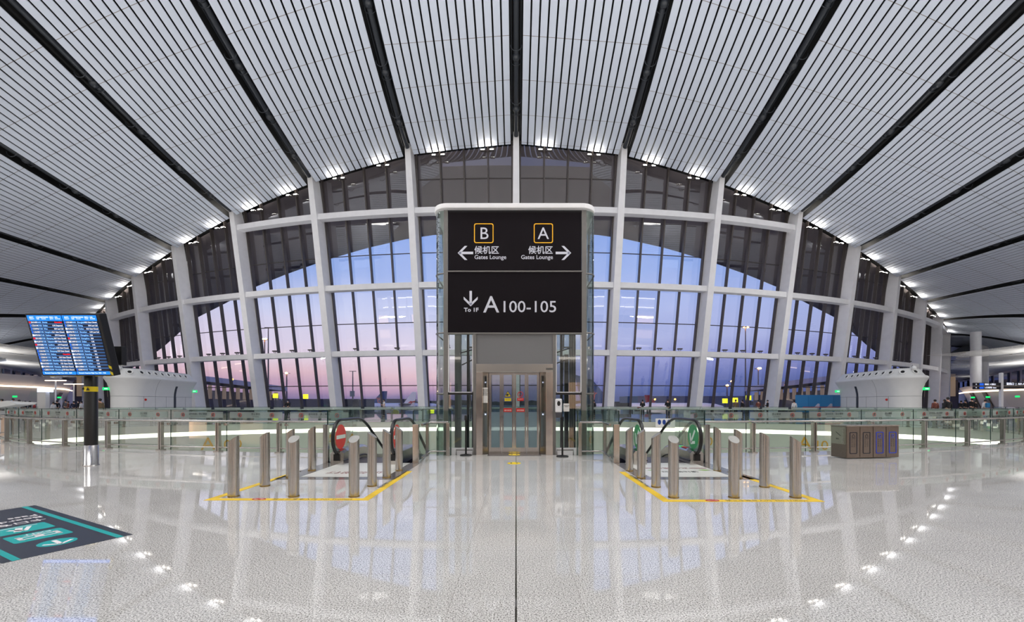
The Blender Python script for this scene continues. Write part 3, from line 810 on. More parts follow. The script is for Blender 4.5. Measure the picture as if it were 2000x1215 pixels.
def frame(par, x0, x1, y0, y1, m, w=.025):
    X0, X1, Z0, Z1 = sx_(x0), sx_(x1), sz_(y1), sz_(y0); R1 = .06; p = []
    pts = rrect(X0, X1, Z0, Z1, R1, 5)
    b = MB(); inner = rrect(X0+w, X1-w, Z0+w, Z1-w, R1-w*.6, 5); n = len(pts)
    vs = [(x, yf, z) for x, z in pts]+[(x, yf, z) for x, z in inner]+[(x, yf-.004, z) for x, z in pts]+[(x, yf-.004, z) for x, z in inner]; fs = []
    for i in range(n):
        j = (i+1)%n
        fs += [(2*n+i, 2*n+j, 3*n+j, 3*n+i), (i, j, 2*n+j, 2*n+i), (n+i, n+j, 3*n+j, 3*n+i)]
    part('letter_frame', b.add(vs, fs), m, par)
frame(s1, 926, 964, 437, 475.5, M_yel); frame(s1, 1042.5, 1080, 437, 475.5, M_yel)
def tx(par, s, x, y, px, al='LEFT', bold=0.0, sx=1.0, m=None, name='lettering'):
    text(name, s, px/PM, m or M_letter, (sx_(x), yf, sz_(y)), (1,0,0), (0,0,1), par, al, .004, bold, sx)
tx(s1, 'B', 945.5, 467.5, 33, 'CENTER', .0); tx(s1, 'A', 1061, 467.5, 33, 'CENTER', .0)
tx(s1, '候机区', 926.5, 495, 16.5, 'LEFT', .012, .98); tx(s1, '候机区', 1080, 495, 16.5, 'RIGHT', .012, .98)
tx(s1, 'Gates Lounge', 926.5, 506.5, 11.2, 'LEFT', .008, 1.0); tx(s1, 'Gates Lounge', 1080, 506.5, 11.2, 'RIGHT', .008, 1.0)
arrow(s1, 908, 494.7, -1, 0); arrow(s1, 1101.5, 494.7, 1, 0)
arrow(s2, 919.5, 585, 0, -1)
tx(s2, 'To 1F', 906.5, 609, 10.5, 'LEFT', .03, 1.12)
tx(s2, 'A', 959.5, 610.5, 46, 'CENTER', .004); tx(s2, '100-105', 977, 610, 31.5, 'LEFT', .004, 1.06)
# below the signs
part('fascia_panel', MB().box(sx_(930), sx_(1080), LD, LD+.1, sz_(711), sz_(653)), M_greyp, r)
fr = MB()
for a, b in ((924.5, 930.5), (1079.5, 1085.5)): fr.box(sx_(a), sx_(b), LD-.03, LD+.12, 0, sz_(653))
part('portal_post', fr, M_frame, r)
for a, b, l_ in ((875, 924, 'left'), (1085.5, 1136, 'right')):
    part('side_glass', MB().quad((sx_(a),LD+.05,.0),(sx_(b),LD+.05,.0),(sx_(b),LD+.05,sz_(653)),(sx_(a),LD+.05,sz_(653))), M_glassl, r)
    part('cross_bar', MB().box(sx_(a), sx_(b), LD-.01, LD+.1, sz_(771), sz_(767)), M_blackm, r)
    part('window_trim', MB().box(sx_(a), sx_(b), LD, LD+.06, sz_(767), sz_(765.5)).box(sx_(a), sx_(a+2), LD, LD+.06, sz_(767), sz_(654)).box(sx_(b-2), sx_(b), LD, LD+.06, sz_(767), sz_(654)), M_white, r)
    part('kick_panel', MB().box(sx_(a), sx_(b), LD+.02, LD+.08, .0, sz_(875)), M_white, r)
    c0 = 892 if l_ == 'left' else 1087
    part('low_bar', MB().tube([(sx_(c0), LD-.1, .0), (sx_(c0), LD-.1, .15), (sx_(c0+32), LD-.1, .15), (sx_(c0+32), LD-.1, .0)], .018, 8), M_frame, r)
# lift machinery seen through the side glass
mc = MB()
for sg in (-1, 1):
    x = sg*1.45-.03
    mc.box(x-.05, x+.02, 12.9, 13.0, -3, 7).box(x+.1, x+.22, 13.0, 13.2, -3, 3.0)
    for q in (0, .07, .14): mc.tube([(x+.28+q*sg, 13.1, -3), (x+.28+q*sg, 13.1, 7)], .015, 6)
    mc.tube([(x-.25, 12.7, 3.0), (x+.35, 13.3, 3.25)], .02, 5).tube([(x+.35, 12.7, 2.9), (x-.25, 13.3, 2.7)], .02, 5)
part('guide_rail', mc, M_pipe, r)
cb = MB()   # the lift car
cb.box(sx_(948), sx_(1060), 12.35, 13.9, -.12, 0).box(sx_(948), sx_(1060), 12.35, 13.9, 2.42, 2.6)
for x in (sx_(949), sx_(1059)):
    for y in (12.4, 13.85): cb.box(x-.05, x+.05, y-.05, y+.05, 0, 2.42)
cb.box(sx_(948), sx_(1060), 13.8, 13.88, .9, 1.0)
part('lift_car', cb, M_frame, r)
# steel portal
pz = sz_(711); dz = sz_(727)
pp = MB().box(sx_(930.5), sx_(1079.5), LD-.08, LD+.2, dz, pz)
part('portal_header', pp, M_steel, r, .008)
for a, b in ((930.5, 943), (1066, 1079.5)): part('portal_jamb', MB().box(sx_(a), sx_(b), LD-.08, LD+.2, 0, dz), M_mirror, r, .006)
for a, b, a2, b2 in ((943, 943, 954, 952), (1054, 1056, 1066, 1066)):
    y0, y1 = (LD-.07, LD+.22) if a < 1000 else (LD+.22, LD-.07)
    part('portal_reveal', MB().hexa([(sx_(a),y0,0),(sx_(a2),y1,0),(sx_(a2),y1+.1,0),(sx_(a),y0+.2,0)], [(sx_(a),y0,dz),(sx_(a2),y1,dz),(sx_(a2),y1+.1,dz),(sx_(a),y0+.2,dz)]), M_steel, r)
    xm = sx_((a+a2)/2); ym = (y0+y1)/2
    pnl = part('call_panel', MB().box(xm-.017, xm+.017, ym-.03, ym-.01, sz_(756), sz_(735)), M_blackm, r)
    part('call_display', MB().box(xm-.008, xm+.008, ym-.035, ym-.03, sz_(748), sz_(745.5)), mat('display_white', (220,230,255), .5, 0, (210,225,255), 1.2), pnl)
    part('call_button', MB().lathe([(.02,-.0),(.02,.02)], (0,0,0), 12), M_blackm, r).matrix_local = Matrix.Translation((xm, ym-.02, sz_(804.5))) @ Matrix.Rotation(PI/2, 4, 'X')
    part('call_light', MB().box(xm-.009, xm+.009, ym-.035, ym-.02, sz_(811), sz_(808)), mat('display_white'), r)
part('notice_sheet', MB().box(sx_(944), sx_(952.5), LD-.02, LD-.012, sz_(787), sz_(757)), mat('paper_white', (226,224,220), .6), r)
text('notice_lettering', '乘梯须知\n请勿倚靠\n请勿扒门\n保持距离\n防疫提示', .035, M_dktext, (sx_(944.6), LD-.021, sz_(762)), (1,0,0), UP, r, 'LEFT', .001, 0, .9, 1.1)
part('threshold', MB().box(sx_(953), sx_(1056), LD-.25, LD+.22, 0, .012), M_dkgran, r)
# doors
DY = LD+.2; dx = [954.0, 979.4, 1003.8, 1028.8, 1053.5]; M_bl = mat('label_red', (196,26,22), .45); M_yl = mat('label_yellow', (222,196,20), .45)
panes = [(958.6, 975.5), (983.2, 1000.0), (1008.0, 1025.0), (1032.5, 1049.5)]
for i in range(4):
    x0, x1 = sx_(dx[i])+.003, sx_(dx[i+1])-.003; p0, p1 = sx_(panes[i][0]), sx_(panes[i][1]); y = DY-(.03 if i in (1,2) else 0)
    zt_ = sz_(731.5); zm = sz_(805); zb = sz_(875.5)
    d = MB().box(x0, p0, y, y+.04, .012, dz).box(p1, x1, y, y+.04, .012, dz).box(p0, p1, y, y+.04, .012, zb).box(p0, p1, y, y+.04, zt_, dz)
    door = part('door_leaf', d, M_mirror, r)
    part('door_pane', MB().quad((p0,y+.02,zm),(p1,y+.02,zm),(p1,y+.02,zt_),(p0,y+.02,zt_)), M_glassl, door)
    part('frosted_pane', MB().quad((p0,y+.02,zb),(p1,y+.02,zb),(p1,y+.02,zm),(p0,y+.02,zm)), M_doorfrost, door)
    if i in (1, 2):
        part('red_label', MB().box(p0, p1, y+.008, y+.014, sz_(805), sz_(797.5)), M_bl, door)
        text('label_lettering', '请勿倚靠', .052, mat('print_white', (230,226,220), .5), ((p0+p1)/2, y+.007, sz_(803)), (1,0,0), UP, door, 'CENTER', .001)
        cxp = (p0+p1)/2; zc = sz_(770)
        if i == 1:
            tri = MB().poly([(-.1,-.075),(.1,-.075),(0,.1)], (cxp, y+.012, zc), (1,0,0), (0,0,1), .004)
            tr_ = part('warning_triangle', tri, M_dktext, door)
            part('triangle_face', MB().poly([(-.08,-.062),(.08,-.062),(0,.078)], (cxp, y+.008, zc), (1,0,0), (0,0,1), .003), M_yl, tr_)
            part('hand_symbol', MB().poly([(-.045,-.045),(0,-.05),(.03,-.02),(.02,.015),(-.02,.02),(-.05,-.01)], (cxp, y+.005, zc), (1,0,0), (0,0,1), .002), M_dktext, tr_)
            part('yellow_label', MB().box(cxp-.095, cxp+.095, y+.008, y+.012, sz_(783.5), sz_(777.5)), M_yl, door)
            text('label_lettering', '当心夹手', .035, M_dktext, (cxp, y+.007, sz_(780.5)), (1,0,0), UP, door, 'CENTER', .001)
        else:
            cc = Vector((cxp, y+.01, zc))
            part('prohibition_ring', MB().tube([cc+Vector((.075*cos(2*PI*j/20),0,.075*sin(2*PI*j/20))) for j in range(20)], .01, 6, closed=True).tube([cc+Vector((-.05,0,.05)), cc+Vector((.05,0,-.05))], .008, 5), M_bl, door)
            part('person_symbol', MB().tube([cc+Vector((-.02,0,-.04)), cc+Vector((.01,0,.01))], .012, 5).sphere(cc+Vector((.015,0,.035)), .014, 8), M_dktext, door)
            part('red_label', MB().box(cxp-.095, cxp+.095, y+.008, y+.012, sz_(783), sz_(777)), M_bl, door)
            text('label_lettering', '禁止扒门', .035, mat('print_white'), (cxp, y+.007, sz_(780.5)), (1,0,0), UP, door, 'CENTER', .001)
part('serial_plate', MB().box(sx_(1066), sx_(1079), LD-.086, LD-.08, sz_(723), sz_(719)), M_frame, r)
text('plate_lettering', '候机楼电梯', .03, M_dktext, (sx_(1072.5), LD-.088, sz_(722)), (1,0,0), UP, r, 'CENTER', .001)
# decorative cream and pink trims behind the left cross bar stay out; stands in front of the lift
def stand(x, y, lab, disp):
    s = thing('queue_stand' if not disp else 'sanitizer_stand', lab, 'stand', (x, y, 0))
    part('base', MB().lathe([(.17,0),(.17,.02),(.15,.035),(.04,.05)], (0,0,0), 24), M_blackm, s)
    part('pole', MB().lathe([(.026,.04),(.026,1.0),(.035,1.0),(.035,1.1)], (0,0,0), 14), M_blackm, s)
    if disp:
        b = part('dispenser', MB().box(-.2, -.02, -.1, .0, 1.22, 1.6), mat('dispenser_white', (232,232,234), .35), s, .03)
        part('window', MB().poly([(.045*cos(2*PI*i/14), .07*sin(2*PI*i/14)) for i in range(14)], (-.11, -.103, 1.47), (1,0,0), (0,0,1), .004), M_blackm, b)
        part('drip_tray', MB().hexa([(-.18,-.09,1.08),(-.04,-.09,1.08),(-.04,0,1.08),(-.18,0,1.08)], [(-.2,-.11,1.22),(-.02,-.11,1.22),(-.02,0,1.22),(-.2,0,1.22)]), mat('grey_plastic', (70,70,76), .5), s)
        nb = part('notice_board', MB().box(.03, .19, -.02, 0, 1.25, 1.47), mat('paper_white'), s)
        text('notice_lettering', '免洗洗手液\n请取用', .032, M_dktext, (.11, -.022, 1.4), (1,0,0), UP, nb, 'CENTER', .001, 0, .9)
    else:
        part('collar', MB().lathe([(.04,1.0),(.045,1.02),(.045,1.12),(.03,1.14)], (0,0,0), 14), M_blackm, s)
stand(sx_(911.5), 11.72, 'black stand with a round foot beside the left glass of the lift', False)
stand(sx_(1095), 11.45, 'black stand with a white hand sanitizer dispenser right of the lift door', True)
for y, lb in ((1218/102.9, 'nearest the lift door'), (1218/119, 'farther from the lift door')):
    d = thing('floor_sticker', 'round yellow waiting sticker on the floor, the one '+lb, 'floor sticker', (-.05, y, 0), 0)
    part('disc', MB().lathe([(.165,0),(.165,.006 if 'nearest' not in lb else .018)], (0,0,0), 28), mat('sticker_yellow', (244,210,16), .4), d)
    zz = .0065 if 'nearest' not in lb else .0185
    part('footprint', MB().hexa([(-.09,-.05,zz-.001),(-.05,-.05,zz-.001),(-.05,.09,zz-.001),(-.09,.09,zz-.001)], [(-.09,-.05,zz),(-.05,-.05,zz),(-.05,.09,zz),(-.09,.09,zz)]), M_dktext, d)
    part('footprint', MB().hexa([(.05,-.05,zz-.001),(.09,-.05,zz-.001),(.09,.09,zz-.001),(.05,.09,zz-.001)], [(.05,-.05,zz),(.09,-.05,zz),(.09,.09,zz),(.05,.09,zz)]), M_dktext, d)
# ------------------------------------------------------------------ flight information display
M_scfr = M_blackm
bd = thing('flight_display', 'two-screen flight departures display on a black pole at the left', 'display', (-10.12, 9.9, 0))
part('steel_sleeve', MB().lathe([(.15,0),(.15,.02),(.135,.02),(.135,.48),(.124,.485)], (0,0,0), 28), M_steel, bd)
part('pole', MB().lathe([(.122,.48),(.122,2.9),(.1,2.92)], (0,0,0), 28), M_blackm, bd)
lb = part('yellow_label', MB().lathe([(.1235,1.755),(.1235,1.875)], (0,0,0), 28, False), M_yl, bd)
text('label_lettering', '小心 ', .06, M_dktext, (-.1, -.1245+.02, 1.8), (1,0,0), UP, lb, 'LEFT', .03)
part('warning_triangle', MB().poly([(0,0),(.08,0),(.04,.07)], (.02,-.13,1.78), (1,0,0), (0,0,1), .01), M_dktext, lb)
tl = math.atan2(.35, 1.36); U = Vector((1,0,0)); V = Vector((0, -sin(tl), cos(tl))); Wn = U.cross(V)   # outward normal towards the reader
C0 = Vector((-.05, -.42, 2.80))
def bp(a, b, c=0): return C0+U*a+V*b+Wn*c
case = MB().obox(bp(0, 0, -.09), U, V, Wn, .83, .71, .09)
cs = part('case', case, M_blackm, bd, .012)
hz = MB()
for z in (-.66, -.52): 
    hz.hexa([bp(.76,z,.001), bp(.825,z-.04,.001), bp(.825,z+.03,.001), bp(.76,z+.07,.001)], [bp(.76,z,.004), bp(.825,z-.04,.004), bp(.825,z+.03,.004), bp(.76,z+.07,.004)])
for a in (-.6, -.02, .08, .45, .7): hz.obox(bp(a,-.714,-.04), U, V, Wn, .06 if a != .08 else .02, .003, .04)
hz.obox(bp(-.834, -.6, -.05), U, V, Wn, .003, .1, .03)
part('hazard_tape', hz, M_yl, cs)
part('rear_screen', MB().box(-.5, .42, .32, .46, 2.42, 2.88), M_blackm, bd, .01)
part('mounting_arm', MB().box(-.08, .08, -.3, .36, 2.55, 2.8), M_blackm, bd)
rowsL = [('ZH1455','16:55','Zhuhai','','Cancelled','r'),('CZ6134','17:25','Dalian','C45','Departed','b'),('CZ6946','17:30',"Xi'an",'B29','Last Call','b'),('CZ6483','17:40','Hangzhou','C61','Gate Closed','b'),('MF8106','17:45','Fuzhou','D75','Departed','w'),('ZH1455','17:50','Mianyang','B27','Gate Closed','r'),('HU3719','17:50','Taiyuanwuxi','B07','Gate Closed','w'),('ZH9285','17:55','Lanzhou','A19','Departed','r'),('CA8835','17:55','Changchun','C65','Gate Closed','w'),('CZ6106','17:55','Shenyang','C59','Gate Closed','b'),('CZ6618','17:55','Haikou','','Cancelled','b'),('CZ6216','17:55','Harbin','C63','Gate Closed','b'),('CZ3134','18:00','Shenzhen','B32','Gate Closed','b'),('HU3703','18:00','Harbin','C51','Gate Closed','w'),('HU3901','18:00','Nanyang','B36','Gate Closed','w'),('CZ8217','18:00','Nanchang','C43','Gate Closed','b')]
rowsR = [('CZ3184','18:05','Zhangjiajie','B22','Gate Closed','b'),('CZ8891','18:15','Xining','B34','Last Call','b'),('HU3861','18:15','Foshan','B25','Gate Closed','w'),('MF8178','18:15','Zhoushan','C49','Last Call','w'),('CZ6136','18:45','Changchun','C54','','b'),('ZH4725','18:35','Guangzhou','B28','','r'),('CA8916','18:35','Dalian','C42','','w'),('CZ3188','18:50','Changsha','A15','','b'),('CZ3624','18:50','Guiyang','A07','','b'),('MF8108','18:50','Xiamen','C45','','w'),('HU3706','18:55','Kunming','B31','','w'),('HU3757','19:00','Yulinshi','C48','','w'),('HU3861','19:00','Lanzhou','B29','','w'),('HU3889','19:05','Foshan','C44','','w'),('HU3886','19:05','Wenzhou','D43','','w'),('CZ6214','19:05','Yantai','B33','','b')]
M_lb = mat('logo_blue', (20,90,220), .4, 0, (30,110,240), .9); M_lr = mat('logo_red', (230,10,40), .4, 0, (235,14,44), .9)
SH = 1.345; SW = .765
for si, (cx_, rows, foot) in enumerate(((-.405, rowsL, '16:55 - 18:00'), (.38, rowsR, '18:05 - 19:05'))):
    sc = part('screen', MB().obox(bp(cx_,0,.003), U, V, Wn, SW/2, SH/2, .004), M_screend, bd, label='left screen' if si == 0 else 'right screen')
    hd = MB().obox(bp(cx_, SH/2-.062, .009), U, V, Wn, SW/2, .062, .002); part('header_bar', hd, M_screenb, sc)
    ft = MB().obox(bp(cx_, -SH/2+.036, .009), U, V, Wn, SW/2, .036, .002); part('footer_bar', ft, M_screenb, sc)
    pitch = (SH-.124-.072)/16; x0 = cx_-SW/2
    for i in range(15):
        part('row_line', MB().obox(bp(cx_, SH/2-.124-pitch*(i+1)+.006, .009), U, V, Wn, SW/2, .0065, .001), M_screenl, sc)
    def T(nm, s, a, b, size, m, al='LEFT', bold=.02, sx=1.0): text(nm, s, size, m, bp(a, b, .012), U, V, sc, al, .001, bold, sx)
    for lab, xx in (('航班号\nFLIGHT', .05), ('计划时间\nTIME', .2), ('目的地/经停\nTO/VIA', .31), ('登机口\nGATE', .5), ('状态\nSTATUS', .62)):
        T('header_lettering', lab, x0+xx, SH/2-.055, .034, M_sctext, 'LEFT', .01, .95)
    T('footer_lettering', 'Domestic Departure Flight Time: '+foot, x0+.05, -SH/2+.024, .04, M_sctext, 'LEFT', .01, .82)
    for i, (fl, tm, ct, gt_, st, lg) in enumerate(rows):
        b = SH/2-.124-pitch*(i+1)+.027
        part('airline_logo', MB().obox(bp(x0+.03, b+.014, .011), U, V, Wn, .018 if lg != 'b' else .014, .02, .001), {'r': M_lr, 'b': M_lb, 'w': M_sctext}[lg], sc)
        T('flight_lettering', fl, x0+.055, b, .042, M_sctext)
        T('time_lettering', tm+'  '+ct, x0+.19, b, .042, M_sctextb, 'LEFT', .03)
        if st == 'Cancelled': T('status_lettering', st, x0+SW-.015, b, .042, M_scred, 'RIGHT', .03)
        else: T('status_lettering', gt_+' '+st, x0+(SW-.015 if st else .6), b, .042, M_sctext, 'RIGHT', .02, .93)

# ------------------------------------------------------------------ sorting bins
bn = thing('recycling_bins', 'stainless steel recycling bin cabinet with four framed doors by the right balustrade', 'bin', (8.76, 11.03, 0), math.radians(7.7))
part('body', MB().box(0, 1.6, 0, .46, .02, .86), vary(mat('bin_steel', (128,118,110), .32, .9), 30, .06), bn, .006)
part('lid', MB().box(-.01, 1.61, -.02, .47, .86, .89), M_steel, bn, .004)
for i in range(4):
    x = .4*i; c_ = (28,34,48) if i < 2 else (20,60,180)
    m_ = mat('bin_frame_dark', (26,32,48), .4) if i < 2 else mat('bin_frame_blue', (16,60,190), .4)
    d = part('bin_door', MB().box(x+.01, x+.39, -.012, 0, .04, .84), MATS['bin_steel'], bn)
    pts = rrect(x+.085, x+.315, .13, .71, .03, 4); ins = rrect(x+.107, x+.293, .152, .688, .018, 4); k_ = len(pts)
    vs = [(a, -.013, b) for a, b in pts]+[(a, -.013, b) for a, b in ins]+[(a, -.017, b) for a, b in pts]+[(a, -.017, b) for a, b in ins]; fs = []
    for q in range(k_):
        j = (q+1)%k_; fs += [(2*k_+q,2*k_+j,3*k_+j,3*k_+q),(q,j,2*k_+j,2*k_+q),(k_+q,k_+j,3*k_+j,3*k_+q)]
    part('printed_frame', MB().add(vs, fs), m_, d)
    cx_ = x+.2
    if i < 2: sy = MB().tube([(cx_, -.015, .66), (cx_-.04, -.015, .6), (cx_-.03, -.015, .57), (cx_+.03, -.015, .57), (cx_+.04, -.015, .6)], .006, 4, closed=True)
    else: sy = MB().tube([(cx_+.036*cos(2*PI*q/6), -.015, .605+.036*sin(2*PI*q/6)) for q in range(6)], .009, 4, closed=True)
    part('sorting_symbol', sy, m_, d)
    for xx, s_ in ((-.04, '其\n他\n垃\n圾' if i < 2 else '可\n回\n收\n物'), (.03, '干\n垃\n圾\n类' if i < 2 else '再\n生\n资\n源')):
        text('door_lettering', s_, .05, mat('grey_print', (70,66,64), .5), (cx_+xx, -.0125, .48), (1,0,0), UP, d, 'CENTER', .001, 0, .9, 1.1)
    text('door_lettering', '其他垃圾' if i < 2 else '可回收物', .03, m_, (cx_, -.0125, .535), (1,0,0), UP, d, 'CENTER', .001)
part('ashtray_plate', MB().box(-.006, 0, .02, .44, .38, .84), mat('ash_plate', (150,152,138), .4, .6), bn)
part('cigarette_symbol', MB().tube([(-.008,.16,.6),(-.008,.3,.7)], .008, 4), M_dktext, bn)
text('side_lettering', '烟灰', .05, M_dktext, (-.008, .3, .5), (0,-1,0), UP, bn, 'LEFT', .001)
part('butt_slot', MB().box(-.02, 0, .05, .11, .4, .82), M_steel, bn)

# ------------------------------------------------------------------ floor graphic at the left
gu = Vector((.893, -.45, 0)); gv = Vector((-.45, -.893, 0)); GO_ = Vector((-4.35, 4.72, 0))
fg = thing('floor_graphic', 'dark floor graphic with teal direction pictograms on the granite at the left', 'floor graphic', GO_)
def g(u, v, z): return gu*u+gv*v+Vector((0,0,z))
def gq(u0, u1, v0, v1, z, t=.001): return [g(u0,v0,z),g(u0,v1,z),g(u1,v1,z),g(u1,v0,z)][::-1], [g(u0,v0,z+t),g(u0,v1,z+t),g(u1,v1,z+t),g(u1,v0,z+t)][::-1]
M_gdk = vary(mat('graphic_navy', (40,44,58), .4), 4, .06); M_teal = mat('graphic_teal', (0,160,158), .4); M_gw = mat('graphic_white', (236,230,230), .45)
part('sheet', MB().hexa(*gq(-2.98, 0, 0, .96, 0, .002)), M_gdk, fg)
part('teal_stripe', MB().hexa(*gq(-2.98, 0, .08, .135, .002)), M_teal, fg)
part('teal_stripe', MB().hexa(*gq(-2.98, 0, .84, .895, .002)), M_teal, fg)
def gpoly(pts, z, t=.001): return MB().hexa([g(a,b,z) for a,b in pts], [g(a,b,z+t) for a,b in pts])
pn = part('pictogram_disc', gpoly([(-.39+.15*cos(2*PI*i/28), .49+.15*sin(2*PI*i/28)) for i in range(28)][::-1], .002), M_teal, fg)
def gbar(p, q, w): 
    p = Vector(p); q = Vector(q); d = (q-p).normalized(); e = Vector((-d.y, d.x))*w
    return gpoly([tuple(p+e), tuple(q+e), tuple(q-e), tuple(p-e)], .0035)
ar = MB()
for b in (gbar((-.49,.49),(-.29,.49),.02), gbar((-.28,.49),(-.38,.6),.016), gbar((-.28,.49),(-.38,.38),.016)): ar.add(b.v, b.f)
part('arrow', ar, M_gw, pn)
def chamf(u0, u1, v0, v1, r_=.03): return [(a, b) for a, b in rrect(u0, u1, v0, v1, r_, 4)][::-1]
pn = part('pictogram_panel', gpoly(chamf(-1.1, -.7, .27, .72), .002), M_teal, fg)
ic = MB()
for b in (gbar((-.83,.33),(-.83,.66),.012), gbar((-.93,.33),(-.93,.66),.012), gbar((-.83,.495),(-.97,.495),.035), gbar((-.8,.35),(-.97,.35),.02), gbar((-.8,.64),(-.97,.64),.02)): ic.add(b.v, b.f)
part('gate_symbol', ic, M_gw, pn)
text('exit_lettering', 'EXIT', .09, M_gw, g(-1.06, .36, .003), gv, gu, pn, 'LEFT', .001, .01, 1.2)
pn = part('pictogram_panel', gpoly(chamf(-1.62, -1.22, .27, .72), .002), M_teal, fg)
ic = MB()
for b in (gbar((-1.5,.42),(-1.3,.5),.02), gbar((-1.5,.5),(-1.3,.56),.03), gbar((-1.45,.6),(-1.32,.5),.02), gbar((-1.56,.34),(-1.56,.66),.008)): ic.add(b.v, b.f)
part('hand_symbol', ic, M_gw, pn)
text('graphic_lettering', '卡口专用', .14, M_gw, g(-1.86, .2, .003), gv, gu, fg, 'LEFT', .001, .01)
text('graphic_lettering', 'Boarding', .15, M_gw, g(-2.06, .18, .003), gv, gu, fg, 'LEFT', .001, .01)
text('graphic_lettering', 'Pass', .15, M_gw, g(-2.24, .18, .003), gv, gu, fg, 'LEFT', .001, .01)

# ------------------------------------------------------------------ lettering on the far wall of the well
def fascia_text(s, xpos, label, h=1.0):
    n = len(s); r = thing('wall_lettering', label, 'lettering', (0,0,0), 0, 'gold gate numbers on the far wall of the well')
    x = xpos
    for i, ch in enumerate(s):
        a = math.acos(max(-1, min(1, x/EA))); p = ell(a, .998); d = 1 if i else 1.32
        t_ = Vector((EA*sin(a), -EB*cos(a), 0)).normalized()
        text('letter', ch, (1.2 if i == 0 else .88)*h, M_gold, Vector((p.x, p.y, -1.7)), t_, UP, r, 'LEFT', .03)
        x += (.9 if i == 0 else (.38 if ch == '1' else .64))*h*t_.x
fascia_text('A100', -21.2, 'gold gate number A100 on the far well wall, at the left')
fascia_text('A100', -14.3, 'gold gate number A100 behind the red-marked escalator')
fascia_text('A100', 12.4, 'gold gate number A100 behind the green-marked escalator')
fascia_text('A100', 4.0, 'gold gate number A100 seen just right of the lift', .9)
fascia_text('A100', 19.6, 'gold gate number A100 on the far well wall, left of the bins')
ws = thing('wall_sign', 'small white sign with blue escalator pictograms on the far well wall', 'sign', (11.5, 31.6, .62))
part('plate', MB().box(-.9, .6, -.03, 0, -1.0, -.35), mat('paper_white'), ws)
for i in range(3): part('pictogram', MB().poly([(.13*cos(2*PI*j/12), .2*sin(2*PI*j/12)) for j in range(12)], (-.62+.36*i, -.034, -.62), (1,0,0), (0,0,1), .006), mat('sign_blue', (20,60,140), .4), ws)

